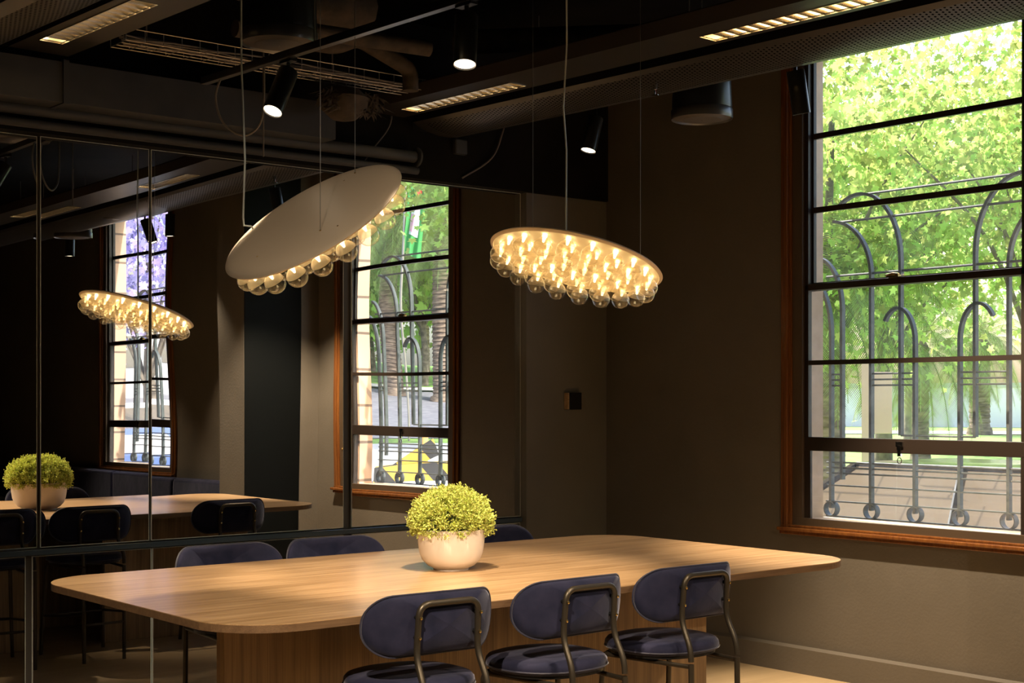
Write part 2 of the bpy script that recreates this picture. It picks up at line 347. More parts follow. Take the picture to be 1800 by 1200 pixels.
# ---------------------------------------------------------------- windows
def build_window(n, c):
    root = struct(bpy.data.objects.new('window_%d' % n, None)); C.objects.link(root); root.location = (WX, c, 0)
    def B(name, m, boxes, **kw):
        q = MB()
        for bx in boxes: q.box(*bx, **kw)
        return q.build(name, m, root)
    # coordinates: x = out through the wall, y along it, z up
    zt = 3.76
    tr = MB()                                     # moulded varnished architrave: three stepped profiles
    for (w0, w1, d) in ((.858, .895, -.022), (.835, .862, -.034), (.815, .838, -.018)):
        tr.box(d, .002, w0, w1, .84, zt, bev=.006); tr.box(d, .002, -w1, -w0, .84, zt, bev=.006)
    for (z0, z1, d) in ((.835, .862, -.036), (.858, .880, -.062), (.878, .894, -.026)):
        tr.box(d, .002, -.895, .895, z0, z1, bev=.006)
    tr.build('window_trim', M_trimw, root)
    B('window_lining', M_sill, [(-.004, .02, .742, .818, .89, zt), (-.004, .02, -.818, -.742, .89, zt), (-.0055, .03, -.8175, .8175, .889, .937)])
    B('window_frame', M_frame, [(.018, .05, .712, .822, .86, zt), (.018, .05, -.822, -.708, .86, zt), (.05, .078, .735, .86, .86, zt), (.05, .078, -.86, -.712, .86, zt), (.02, .078, -.80, .80, .86, .92), (.02, .08, -.82, .82, 3.70, 3.78)])
    # upper sash, set outside
    B('upper_sash', M_frame, [(.052, .078, .698, .735, 2.31, zt), (.052, .078, -.735, -.690, 2.31, zt), (.05, .08, -.72, .72, 2.31, 2.36)])
    B('muntin', M_frame, [(.056, .078, -.70, .70, 3.228, 3.262)])
    B('muntin', M_frame, [(.056, .078, -.70, .70, 2.782, 2.816)])
    B('lower_sash', M_frame, [(.022, .05, .715, .755, 1.35, 2.35), (.022, .05, -.755, -.700, 1.35, 2.35), (.018, .052, -.74, .74, 2.312, 2.352), (.016, .05, -.74, .74, 1.345, 1.428)], bev=.004)
    B('muntin', M_frame, [(.024, .05, -.72, .72, 1.862, 1.890)])
    B('bottom_frame', M_frame, [(.022, .04, .70, .74, .92, 1.35), (.022, .04, -.74, -.70, .92, 1.35)])
    for nm, z0, z1, xx, m, hw_ in (('glass_pane', 3.262, 3.70, .066, M_pane, .70), ('glass_pane', 2.816, 3.228, .066, M_pane, .70), ('glass_pane', 2.36, 2.782, .066, M_pane, .70),
                              ('glass_pane', 1.890, 2.312, .036, M_pane, .72), ('glass_pane', 1.428, 1.862, .036, M_panedusty, .72), ('glass_pane', .935, 1.345, .031, M_panedusty, .72)):
        MB().add([(xx, -hw_, z0), (xx, hw_, z0), (xx, hw_, z1), (xx, -hw_, z1)], [(0, 1, 2, 3)]).build(nm, m, root)
    # catch on the meeting rail
    q = MB(); q.box(.0, .03, .055, .135, 2.352, 2.362); q.tube([(.012, .06, 2.366), (.012, .10, 2.372), (.012, .145, 2.364)], .008, 8); q.build('sash_catch', M_brass, root)
    # hanging latch and ring on the bottom rail
    q = MB(); q.box(.004, .018, .030, .075, 1.385, 1.412); q.box(.002, .014, .040, .062, 1.33, 1.39)
    q.tube([(.006, .05+.014*math.cos(a), 1.305+.017*math.sin(a)) for a in np.linspace(0, 2*PI, 14)[:-1]], .003, 6, close=True); q.build('sash_latch', M_chrome, root)
    MB().lathe([(.0, 0), (.009, .002), (.011, .008), (.006, .014), (0, .016)], 12, Matrix.Translation((.0, -.775, 1.215)) @ Matrix.Rotation(-PI/2, 4, 'Y')).build('frame_knob', M_brass, root)
    # stone reveal and sill outside
    q = MB(); q.box(.077, .206, .750, .78, .90, 3.78); q.box(.077, .206, -.715, -.685-.0, .90, 3.78) if False else None
    q.box(.077, .24, -.72, .76, .86, .932); q.build('stone_reveal', M_reveal, root)
    return root
build_window(1, W1C); build_window(2, W2C)

# ---------------------------------------------------------------- iron window grilles
def build_grille(c, label):
    root = thing('window_grille', label, 'window grille', (7.25, c, 0), 0, None)
    off = 5.062+.0-4.885
    # local y measured from window centre; pattern is symmetric about SY
    SY = 4.908-4.885
    def bar(pts, w=.032, t=.010):
        """flat iron strip following pts (y,z), w wide in y-z plane normal, t thick in x"""
        q = MB(); P = [Vector((0, y, z)) for y, z in pts]
        rings = []
        for i, p in enumerate(P):
            tg = (P[min(i+1, len(P)-1)]-P[max(i-1, 0)]).normalized(); nn = Vector((0, -tg.z, tg.y))
            a, b2 = nn*t*.9, Vector((w*.5, 0, 0))
            rings.append([p+a+b2, p+a-b2, p-a-b2, p-a+b2])
        q.loft(rings)
        for i in range(len(q.smooth)): q.smooth[i] = False
        return q
    def arc(cy, cz, ry, rz, a0, a1, n=14):
        return [(cy+ry*math.cos(math.radians(a0+(a1-a0)*k/n)), cz+rz*math.sin(math.radians(a0+(a1-a0)*k/n))) for k in range(n+1)]
    for s in (1, -1):
        def Y(v): return SY+s*(v-4.908)
        dY = lambda pts: [(Y(y), z) for y, z in pts]
        # tall outer bars bending outwards
        bar(dY([(5.671, .98)]+[(5.671, z) for z in (1.2, 1.6, 2.05)]+arc(5.841, 2.05, .17, .36, 180, 100)[1:])).build('grille_bar', M_iron, root)
        bar(dY([(5.588, 1.16), (5.588, 1.6), (5.588, 2.2)]+arc(5.788, 2.2, .20, .34, 180, 100)[1:])).build('grille_bar', M_iron, root)
        bar(dY([(5.371, .98), (5.371, 1.6), (5.371, 2.40)]+arc(5.681, 2.40, .31, .36, 180, 95)[1:])).build('grille_bar', M_iron, root)
        bar(dY([(5.159, 1.44), (5.159, 1.9), (5.159, 2.48)]+arc(5.459, 2.48, .30, .43, 180, 60)[1:])).build('grille_bar', M_iron, root)
        bar(dY([(5.059, .98), (5.059, 1.5), (5.059, 1.99)]+arc(5.179, 1.99, .12, .21, 180, 40)[1:])).build('grille_bar', M_iron, root)
    for s in (1, -1):
        def Y(v): return SY+s*(v-4.908)
        for z in (1.81, 1.775, 1.74):
            MB().tube([(0, Y(5.671), z), (0, Y(5.588), z)], .006, 6).build('grille_rod', M_iron, root); MB().tube([(0, Y(5.371), z), (0, Y(5.059), z)], .006, 6).build('grille_rod', M_iron, root)
        for v in (5.671, 5.371, 5.059):
            q = MB(); y = Y(v)
            n = 24; rings = []
            for k in range(n):
                a = 2*PI*k/n; cs, sn = math.cos(a), math.sin(a)
                rings.append([Vector((dx, y+cs*rr, .975+sn*rr)) for dx, rr in ((-.022, .047), (.022, .047), (.022, .041), (-.022, .041))])
            rings.append(rings[0]); q.loft(rings, cap=False); q.build('grille_ring', M_iron, root)
    e = .80
    for z in (1.265, 1.232, 1.198):
        q = MB(); q.tube([(0, SY-e, z), (0, SY+e, z)], .006, 6); q.build('grille_rod', M_iron, root)
    for z in (1.122, 1.022, .930):
        q = MB(); q.box(-.012, .012, SY-e, SY+e, z-.004, z+.004); q.build('grille_rail', M_iron, root)
    q = MB(); q.tube([(0, SY-.251, 1.44), (0, SY+.251, 1.44)], .007, 6); q.build('grille_rod', M_iron, root)
    for z, h in ((2.905, .62), (2.752, .72), (2.42, .80)):
        q = MB(); q.tube([(0, SY-h, z), (0, SY+h, z)], .008, 6); q.build('grille_rod', M_iron, root)
    return root
build_grille(W1C, 'curved grey iron grille outside the window beside the table')
build_grille(W2C, 'curved grey iron grille outside the window above the banquette')

# ---------------------------------------------------------------- mirrors
def mirror(x0, x1, z0, z1, label, rot=0., tilt=0.):
    cx = (x0+x1)/2
    root = thing('wall_mirror', label, 'mirror', (cx, MY+.005, z0), math.radians(rot), 'mirror panels on the left wall')
    root.rotation_euler.x = math.radians(tilt)
    w = (x1-x0)/2; h = z1-z0
    MB().box(-w+.003, w-.003, -.005, .006, .003, h-.003).build('mirror_glass', M_mirror, root)
    q = MB(); q.box(-w, -w+.003, -.0055, .006, 0, h); q.box(w-.003, w, -.0055, .006, 0, h); q.box(-w, w, -.0055, .006, h-.003, h); q.box(-w, w, -.0055, .006, 0, .003)
    q.build('polished_edge', M_edgeglass, root)
mirror(.90, 2.893, .875, 3.033, 'tall smoked mirror panel at far left reflecting the potted plant', MIR_A:=.85)
mirror(2.905, 3.518, .875, 3.033, 'narrow smoked mirror panel reflecting the left half of the pendant', MIR_B:=.12)
mirror(3.530, 4.785, .875, 3.033, 'wide smoked mirror panel behind the tilted pendant reflecting the dark pier', MIR_C:=0.)
mirror(4.845, 6.183, .875, 3.033, 'smoked mirror panel reflecting the garden window beside the corner', -.20)
mirror(.90, 2.83, .01, .832, 'low smoked mirror panel at far left beneath the dark rail', .6)
mirror(2.862, 3.530, .01, .832, 'low smoked mirror panel reflecting stool legs left of the table', 0)
mirror(3.538, 4.785, .01, .832, 'low smoked mirror panel behind the two left far stools', 0)
mirror(4.845, 6.183, .01, .832, 'low smoked mirror panel behind the far right stool near the corner', 0)
q = MB(); q.box(.9, 6.183, 7.395, 7.44, .838, .868, bev=.004); tag(q.build('mirror_rail', M_rail), 'dark glossy horizontal rail between upper and lower mirror panels', 'rail')

# ---------------------------------------------------------------- table
t = thing('dining_table', 'long oak-topped table with rounded corners standing in front of the mirrors', 'table', (3.94, 5.06, 0))
out = rrect(-1.66, 1.66, -.87, .87, .27, 14)
q = MB(); q.prism(out, .871, .897); q.build('table_edge', M_edge, t, label='darker wooden table edge')
q = MB(); o2 = rrect(-1.66, 1.66, -.87, .87, .27, 14); q.prism(o2, .897, .900); q.build('tabletop', M_table, t)
q = MB(); q.prism(rrect(-1.655, 1.655, -.865, .865, .27, 14), .869, .871); q.build('bottom_lip', M_base, t)
q = MB(); q.box(-1.475, 1.02, -.46, -.405, 0, .869, bev=.003); q.build('base_panel', M_base, t)
q = MB(); q.box(-.95, -.30, .40, .455, 0, .869, bev=.003); q.build('base_panel', M_base, t)
q = MB(); q.box(.15, 1.25, .40, .455, 0, .869, bev=.003); q.build('base_panel', M_base, t)
q = MB(); q.box(-.75, -.65, -.405, .40, 0, .869); q.build('base_cross_panel', M_base, t)
q = MB(); q.box(.60, .70, -.405, .40, 0, .869); q.build('base_cross_panel', M_base, t)

# ---------------------------------------------------------------- stools
def pad_outline(w, h, r, n=9): return rrect(-w/2, w/2, -h/2, h/2, r, n)
def make_stool():
    root = thing('counter_stool', 'x', 'stool', (0, 0, 0), 0, 'velvet stools around the table')
    W, Hh = .555, .215
    bend = lambda x: .115*(abs(x)/.277)**2
    lean = lambda z: -.10*(z-.86)
    # backrest
    lay = [(.0, -.026), (.35, -.0255), (.62, -.024), (.80, -.021), (.92, -.014), (.985, -.005), (1., .0), (.985, .006), (.92, .014), (.80, .020), (.62, .023), (.35, .0245), (0., .025)]
    rings = []
    ol = pad_outline(W, Hh, .1, 10)
    for s_, d in lay:
        ring = []
        for x, z in ol:
            if s_ >= .8: k = (1-s_)*.10; l = math.hypot(x, z); xx = x-k*x/l; zz = z-k*z/l
            else:
                l = math.hypot(x, z); bx = x-.02*x/l; bz = z-.02*z/l; xx = bx*max(s_, .02)/.8; zz = bz*max(s_, .02)/.8
            ring.append(Vector((xx, d+bend(xx)-.195+lean(zz+.866), zz+.866)))
        rings.append(ring)
    bk_ = MB(); bk_.loft(rings); bk = bk_.build('backrest', M_velvet, root)
    q = MB(); q.tube([(x*1.0, bend(x)-.203+lean(z+.866), z+.866) for x, z in pad_outline(W+.002, Hh+.002, .1, 10)], .0035, 6, close=True); q.build('piping', M_pipe_v, bk)
    # seat cushion
    so = []
    for k in range(48):
        a = 2*PI*k/48; c_, s_ = math.cos(a), math.sin(a)
        so.append((.232*math.copysign(abs(c_)**.86, c_), .222*math.copysign(abs(s_)**.86, s_)+.03))
    rings = []
    for k_, z in ((.94, .615), (.985, .622), (1., .636), (.99, .650), (.95, .661), (.85, .668), (.6, .673), (.3, .674), (.02, .675)):
        rings.append([Vector((x*k_, .03+(y-.03)*k_, z)) for x, y in so])
    q = MB(); q.loft(rings); st = q.build('seat', M_velvet, root)
    q = MB(); q.tube([(x*1.0, y, .628) for x, y in so], .0035, 6, close=True); q.build('piping', M_pipe_v, st)
    q = MB(); q.prism([(x*.93, .03+(y-.03)*.93) for x, y in so], .603, .615); q.build('seat_board', M_blackmetal, root)
    # frame: inverted U at the back forming the rear legs
    R_ = .0118
    U = [(-.135, -.275, 0), (-.135, -.265, .655), (-.130, -.208, .765), (-.125, -.222, .945), (.125, -.222, .945), (.130, -.208, .765), (.135, -.265, .655), (.135, -.275, 0)]
    pts = fillet(U, .045, 7)
    mid = [i for i, p in enumerate(pts) if p.z > .60]
    hi_ = pts[min(mid):max(mid)+1]
    q = MB(); q.tube(hi_, R_, 12); bf = q.build('back_frame', M_bronze, root)
    for s in (-1, 1):
        q = MB(); q.tube([(s*.135, -.275, 0), (s*.135, -.2658, .60)], R_, 12); q.lathe([(.012, 0), (.012, .012)], 12, Matrix.Translation((s*.135, -.275, 0))); q.build('leg', M_bronze, root)
        q = MB(); q.tube(fillet([(s*.215, .215, 0), (s*.195, .175, .592), (s*.13, .165, .597)], .03), R_, 12); q.build('leg', M_bronze, root)
        q = MB(); q.tube([(s*.135, -.266, .59), (s*.192, .175, .59)], .009, 10); q.build('side_rail', M_bronze, root)
        q = MB(); q.tube([(s*.135, -.271, .30), (s*.205, .195, .25)], .008, 10); q.build('stretcher', M_bronze, root)
        for z in (.90, .83):
            q = MB(); q.lathe([(.0, -.003), (.0055, -.002), (.0055, .002), (0, .003)], 10, Matrix.Translation((s*.128, -.227-.008+(.9-z)*.10, z)) @ Matrix.Rotation(PI/2, 4, 'X')); q.build('screw', M_brass, bf)
            q = MB(); q.tube([(s*.127, -.215, z), (s*.122, -.170, z)], .007, 8); q.build('back_spacer', M_blackmetal, bf)
    q = MB(); q.tube([(-.207, .20, .25), (.207, .20, .25)], .009, 10); q.build('footrest', M_bronze, root)
    q = MB(); q.tube([(-.135, -.2715, .235), (.135, -.2715, .235)], .008, 10); q.build('stretcher', M_bronze, root)
    q = MB(); q.tube([(-.13, .165, .597), (.13, .165, .597)], .009, 10); q.build('front_rail', M_bronze, root)
    return root
st0 = make_stool()
STOOLS = [(3.03, 4.235, 0, 'navy velvet stool on the near side, nearest the camera and leftmost of three'),
          (3.67, 4.215, 0, 'navy velvet stool on the near side, middle of the three in front of the table'),
          (4.315, 4.225, 0, 'navy velvet stool on the near side, closest to the window'),
          (3.235, 5.880, PI, 'navy velvet stool behind the table at the left, its whole backrest top showing'),
          (3.81, 5.880, PI, 'navy velvet stool behind the table just left of the plant'),
          (4.79, 5.880, PI, 'navy velvet stool behind the table partly hidden by the plant')]
for i, (x, y, rz, lab) in enumerate(STOOLS):
    o = st0 if i == 0 else dup(st0)
    o.location = (x, y, 0); o.rotation_euler = (0, 0, rz+math.radians((-1.5, 1, 0, 1, -1, 0)[i])); o['label'] = lab

# ---------------------------------------------------------------- plant
pl = thing('potted_plant', 'round clipped yellow-green shrub in an off-white bowl pot on the table', 'potted plant', (3.852, 5.10, .900))
q = MB(); q.lathe([(.0, .004), (.072, .002), (.074, 0), (.078, .0), (.079, .007), (.104, .019), (.128, .044), (.141, .078), (.147, .12), (.150, .172), (.1505, .180), (.146, .181), (.143, .172), (.138, .10), (.12, .06), (0, .05)], 64, cap=False)
q.build('pot', M_ceramic, pl)
q = MB(); q.lathe([(0, .14), (.141, .14), (.141, .155), (0, .158)], 32, cap=False); q.build('soil', M_stem, pl)
def small_leaves(n, fn, L0, W0, name, m, parent):
    V = []; F = []
    for i in range(n):
        p, nrm, L_ = fn(i)
        a = Vector(rng.normal(size=3)).normalized(); d = (nrm*.9+a*.9).normalized(); s_ = d.cross(Vector(rng.normal(size=3))).normalized()
        up = d.cross(s_).normalized()
        l = L0*L_; w = W0*L_; o = len(V)
        V += [p, p+d*l*.4+s_*w+up*w*.3, p+d*l*.8+s_*w*.75+up*w*.15, p+d*l, p+d*l*.8-s_*w*.75+up*w*.15, p+d*l*.4-s_*w+up*w*.3]
        F += [(o, o+1, o+2, o+3), (o, o+3, o+4, o+5)]
    return rawmesh(name, [tuple(v) for v in V], F, m, parent)
sprigs = []
for i in range(900):
    z = rng.uniform(-.20, 1); a = rng.uniform(0, 2*PI); r_ = math.sqrt(max(0, 1-z*z)); dirv = Vector((r_*math.cos(a), r_*math.sin(a), z))
    k = rng.uniform(.78, 1.0)+(rng.uniform(0, .09) if rng.random() < .25 else 0)
    sprigs.append((Vector((dirv.x*.180*k, dirv.y*.180*k, .203+dirv.z*.157*k)), dirv))
def plfn(i):
    c, d = sprigs[i % len(sprigs)]
    off = Vector(rng.normal(size=3))*.0075
    if d.z < -.10: off += Vector((0, 0, -.008-.012*rng.random()))
    return c+off+d*rng.uniform(-.012, .008), d, rng.uniform(.7, 1.25)
fo = small_leaves(26000, plfn, .0105, .0029, 'foliage', M_box, pl)
q = MB()
for c, d in sprigs[:220]: q.tube([Vector((d.x*.05, d.y*.05, .17)), c*.6+Vector((0, 0, .07)), c], .0011, 4)
q.build('stems', M_stem, pl)

# ---------------------------------------------------------------- globe pendants
def make_pendant(label, pos, nrm, spin, cable_local, wires):
    z = Vector(nrm).normalized(); x = Vector((1, 0, 0)); x = (x-z*x.dot(z)).normalized(); y = z.cross(x)
    R3 = Matrix((x, y, z)).transposed().to_4x4() @ Matrix.Rotation(spin, 4, 'Z')
    root = thing('globe_pendant', label, 'pendant light', pos, 0, 'tilted globe pendants'); root.rotation_euler = R3.to_euler()
    Rd = .415
    prof = [(0, .016), (.12, .0158), (.28, .0145), (.36, .012), (.395, .008), (.408, .003), (Rd, -.004), (.409, -.011), (.400, -.014)]
    MB().lathe(prof, 96, cap=False).build('disc', M_cream, root)
    MB().lathe([(.400, -.014), (.398, -.010), (.35, -.0095), (0, -.0095)], 96, cap=False).build('disc_underside', M_cream2, root)
    g0 = None
    k0 = 0
    for ring, (rr, n, ph) in enumerate(((.360, 20, 0), (.262, 14, .5), (.165, 9, .1), (.070, 4, 0))):
        for k in range(n):
            a = 2*PI*(k+ph)/n; p = (rr*math.cos(a), rr*math.sin(a), -.0095)
            if pend_proto[0] is None:
                zc = -.060; r_ = .0440
                prof = [(r_*math.sin(t), zc+r_*math.cos(t)) for t in np.linspace(.22, PI, 26)]
                g = MB().lathe(prof, 36, cap=False).build('glass_globe', M_globe, root, loc=p)
                cap = [(.012, 0), (.014, -.010)]+[((r_-.0015)*math.sin(t), zc+(r_-.0015)*math.cos(t)) for t in np.linspace(.30, 1.42, 12)]
                MB().lathe(cap, 32, cap=False).build('frosted_cap', M_frost, g)
                MB().lathe([(.0095, -.004), (.0085, -.022), (.0058, -.034), (.0045, -.040), (.0005, -.042)], 14).build('led_tube', M_led, g)
                pend_proto[0] = g
            else:
                dup(pend_proto[0], root).location = p
            k0 += 1
    for wpt in list(wires)+[Vector(pos)+(R3.to_3x3() @ Vector((u*.30, v*.30, .0135))) for u, v in ((.9, .3), (-.95, .1), (-.2, -.95))]:
        lp = (Matrix.Translation(Vector(pos)) @ R3).inverted() @ Vector(wpt)
        MB().lathe([(0, .0), (.004, .0), (.004, .003), (0, .004)], 10, Matrix.Translation((lp.x, lp.y, lp.z-.001))).build('suspension_screw', M_brass, root)
    # wires: world-vertical lines from points on the disc to the ceiling
    inv = (Matrix.Translation(Vector(pos)) @ R3).inverted()
    for wpt in wires:
        top = Vector((wpt[0], wpt[1], CEIL)); q = MB(); q.tube([inv @ Vector(wpt), inv @ top], .0014, 6); q.build('suspension_wire', M_wire, root)
    q = MB(); q.tube([inv @ Vector(p) for p in cable_local], .0040, 8); q.build('power_cable', M_cable, root)
    return root
pend_proto = [None]
M_frost = bpy.data.materials.new('frosted_glass_cap'); M_frost.use_nodes = True
NN = M_frost.node_tree.nodes; LL = M_frost.node_tree.links; NN.clear(); oo = NN.new('ShaderNodeOutputMaterial'); a1 = NN.new('ShaderNodeBsdfTransparent'); a1.inputs[0].default_value = (1, .95, .85, 1)
a2 = NN.new('ShaderNodeBsdfTranslucent'); a2.inputs[0].default_value = (1, .92, .78, 1); a3 = NN.new('ShaderNodeMixShader'); a3.inputs[0].default_value = .36
LL.new(a1.outputs[0], a3.inputs[1]); LL.new(a2.outputs[0], a3.inputs[2]); LL.new(a3.outputs[0], oo.inputs[0])

def at_d(px, py, d):
    l = (px-900)/FPX*d; p = fw*d+rt*l; return Vector((p.x, p.y, EYE+(706-py)/FPX*d))
def disc_plane(px, py, d, major_deg, open_):
    """centre and normal of a disc from its place, the slope of its long axis and how far it turns to the viewer"""
    c = at_d(px, py, d); v = (c-Vector((0, 0, EYE))).normalized(); r_ = v.cross(Vector((0, 0, 1))).normalized(); u_ = r_.cross(v)
    a = math.radians(major_deg); up = r_*(-math.sin(a))+u_*math.cos(a); return c, (-v*open_+up*math.sqrt(1-open_**2)).normalized()
def on_disc(px, py, c, n, off=.016):
    o = Vector((0, 0, EYE)); d = at_d(px, py, 1)-o; t_ = (c+n*off-o).dot(n)/d.dot(n); return o+d*t_
cL, nL = disc_plane(549, 386, 5.98, 31.0, .30)
wl = [on_disc(563, 405, cL, nL), on_disc(624, 304, cL, nL)]
ca = on_disc(445, 402, cL, nL)
cab = [ca, ca+Vector((-.01, 0, .01)), ca-rt*.040+Vector((0, 0, .014)), ca-rt*.043+Vector((0, 0, .05)), ca-rt*.035+Vector((0, 0, .30)), ca-rt*.05+Vector((0, 0, .7)), Vector((ca.x, ca.y, CEIL))-rt*.055]
make_pendant('steeply tilted cream disc pendant over the left of the table, smooth top facing us', cL, nL, 0, cab, wl)
cR, nR = disc_plane(1013, 457, 6.80, -13.0, -.29)
def up_over(px, py): # a point on the upper side of the right disc at image column px
    return on_disc(px, py, cR, nR, .016)
rL = cR+(rt*-.20)+Vector((0, 0, 0)); rR = cR+rt*.305
def drop(p): # point of the disc's top plane under/over p (vertical)
    n = nR; c = cR+n*.015; return Vector((p.x, p.y, c.z-((p.x-c.x)*n.x+(p.y-c.y)*n.y)/n.z))
wr = [drop(cR-rt*.203+fw*.10), drop(cR+rt*.300-fw*.02)]
cc = drop(cR-rt*.048+fw*.02)
make_pendant('cream disc pendant over the right of the table, underside and glowing globes facing us', cR, nR, .1,
             [cc, cc+Vector((0, 0, .15)), cc+rt*.002+Vector((0, 0, .5)), cc-rt*.012+Vector((0, 0, .7)), cc+rt*.004+Vector((0, 0, 1.)), Vector((cc.x, cc.y, CEIL))], wr)

# ---------------------------------------------------------------- spotlights on tracks
def make_spot(label, top, bottom, power, target=None, cone=70, blend=.6, color=(1, .80, .57), ceil_z=3.20, lit=True, rad=.046):
    top = Vector(top); bot = Vector(bottom); ax = (bot-top).normalized(); L_ = (bot-top).length
    root = thing('spotlight', label, 'spotlight', top, 0, 'black cylinder spotlights')
    q_ = ax.to_track_quat('-Z', 'Y'); M = q_.to_matrix().to_4x4()
    r = rad
    MB().lathe([(0, 0), (r*.96, 0), (r, -.003), (r, -L_), (r*.93, -L_), (r*.90, -L_+.006), (r*.88, -L_+.008)], 40, M, cap=False).build('housing', M_spotbody, root)
    MB().lathe([(r*.89, -L_+.006), (r*.7, -L_+.012), (.0, -L_+.014)], 32, M, cap=False).build('lens', M_spotlens if lit else M_blackmetal, root)
    q = MB(); q.tube([(0, 0, .0), (0, 0, .025), (0, 0, max(.03, ceil_z-top.z))], .009, 8); q.box(-.018, .018, -.05, .05, max(.03, ceil_z-top.z)-.01, max(.03, ceil_z-top.z)+.012); q.build('track_adapter', M_blackmetal, root)
    if lit:
        ld = bpy.data.lights.new('spot_lamp', 'SPOT'); ld.energy = power; ld.color = color; ld.spot_size = math.radians(cone); ld.spot_blend = blend; ld.shadow_soft_size = .022
        lo = bpy.data.objects.new('spot_lamp', ld); C.objects.link(lo); lo.parent = root; lo.location = ax*(L_+.004)
        dv = (Vector(target)-bot).normalized() if target else ax
        lo.rotation_euler = dv.to_track_quat('-Z', 'Y').to_euler()
    return root
M_spotlens = mat('spot_lens', (1, .9, .75), .5, emit=(1, .80, .55), estr=4)
make_spot('tilted black cylinder spotlight at the end of the track beside the round speaker', at_d(507, 126, 6.60), at_d(479, 196, 6.50), 150, (2.55, 5.75, .9), 44)
make_spot('upright black cylinder spotlight hanging at top centre of the room', at_d(820, 28, 5.66), at_d(817, 114, 5.60), 280, (3.72, 4.95, .9), 56)
make_spot('slanting black cylinder spotlight low against the dark wall between pendant wires and window', at_d(1047, 207, 8.5), at_d(1034, 265, 8.46), 80, (5.4, 5.5, .5), 60, ceil_z=3.38)
make_spot('black cylinder spotlight hanging in front of the upper left window corner', at_d(1398, 124, 7.40), at_d(1409, 200, 7.43), 480, (6.50, 3.95, .0), 80, ceil_z=3.38)
SP2 = [((3.53, 2.9, 3.15), (3.53, 2.9, 2.95), 90, (3.55, 4.15, .85), 60, 'upright black cylinder spotlight seen only in the far left mirror'),
       ((5.96, 2.2, 3.33), (6.01, 2.25, 3.13), 130, (6.5, 2.7, .4), 75, 'black cylinder spotlight mirrored beside the second window'),
       ((5.917, 2.8, 3.33), (5.917, 2.8, 3.13), 90, (6.0, 3.0, .0), 84, 'black cylinder spotlight mirrored near the dark pier'),
       ((6.055, .3, 3.33), (6.055, .3, 3.13), 110, (5.6, .6, 0), 84, 'black cylinder spotlight over the banquette, seen in mirrors'),
       ((3.625, 1.0, 3.15), (3.675, 1.05, 2.95), 120, (4.6, 2.9, .3), 84, 'slanting black cylinder spotlight mirrored left of the second window')]
SP2.append(((1.9, 3.6, 3.18), (1.98, 3.7, 3.02), 20, (3.14, 5.1, 2.4), 36, 'added black cylinder spotlight out of view, brightening the tilted pendant'))  # unseen spot, added only to brighten the top of the left pendant
SP2.append(((1.35, 2.6, 3.15), (1.4, 2.65, 2.95), 330, (2.8, 4.6, .40), 60, 'black cylinder spotlight behind the viewpoint lighting the near end of the table'))
for tp, bt, pw, tg, cn, lb in SP2: make_spot(lb, tp, bt, pw, tg, cn, ceil_z=3.38 if tp[2] > 3.3 else 3.20)

bd = Vector((-.051, .9987, 0)); bn = Vector((.9987, .051, 0))          # direction of the ceiling beams and tracks
def along(x0, y0, y1, z, **k):
    """matrix placing local (x across, y along, z) for things run with the beams; x0 is where the run crosses y=5"""
    return None
BROT = math.atan2(.051, .9987)
def track(label, x5, y0, y1, z):
    r = thing('lighting_track', label, 'lighting track', (x5, 5, z), BROT)
    MB().box(-.017, .017, y0-5, y1-5, 0, .034).build('track_profile', M_blackmetal, r)
    q = MB(); q.box(-.019, -.017, y0-5, y1-5, -.001, .004); q.build('track_lip', M_beam, r)
    for y in np.arange(y0+.3, y1, 1.2): q = MB(); q.tube([(0, y-5, .034), (0, y-5, CEIL-z-.003)], .003, 6); q.build('track_rod', M_greycable, r)
track('black lighting track running overhead above the tilted pendant', 3.42, -2, 6.45, 3.20)
track('black lighting track beyond the ceiling beam near the window', 5.815, -2, 6.9, 3.38)

# ---------------------------------------------------------------- pendant speakers
def speaker(label, c, r=.178):
    root = thing('pendant_speaker', label, 'speaker', c, 0, 'drum-shaped ceiling speakers')
    MB().lathe([(r*.94, .010), (r*.985, .0), (r, .012), (r, .052), (r*.965, .060)], 56, cap=False).build('rim', M_spotring, root)
    MB().lathe([(r*.965, .060), (r*.975, .075), (r*.93, .26), (r*.86, .31), (0, .315)], 56, cap=False).build('housing', M_spotbody, root)
    MB().lathe([(0, -.004), (r*.62, -.003), (r*.64, .001), (r*.94, .010)], 56, cap=False).build('grille', M_spklow, root)
    MB().lathe([(0, -.008), (.004, -.006), (.004, -.003)], 10, cap=False).build('badge', M_chrome, root)
    q = MB(); q.tube([(0, 0, .31), (0, 0, CEIL-c[2])], .004, 6); q.build('hanger', M_wire, root)
M_spotring = mat('grey_speaker_rim', (.10, .10, .10), .28, .5)
speaker('drum speaker hanging at top left above the tilted pendant', (3.41, 5.83, 3.29))
speaker('drum speaker hanging behind the ceiling beam near the window', (6.15, 5.74, 3.27))
speaker('drum speaker at the far end, mirrored beside the second window', (5.9, .75, 3.27))

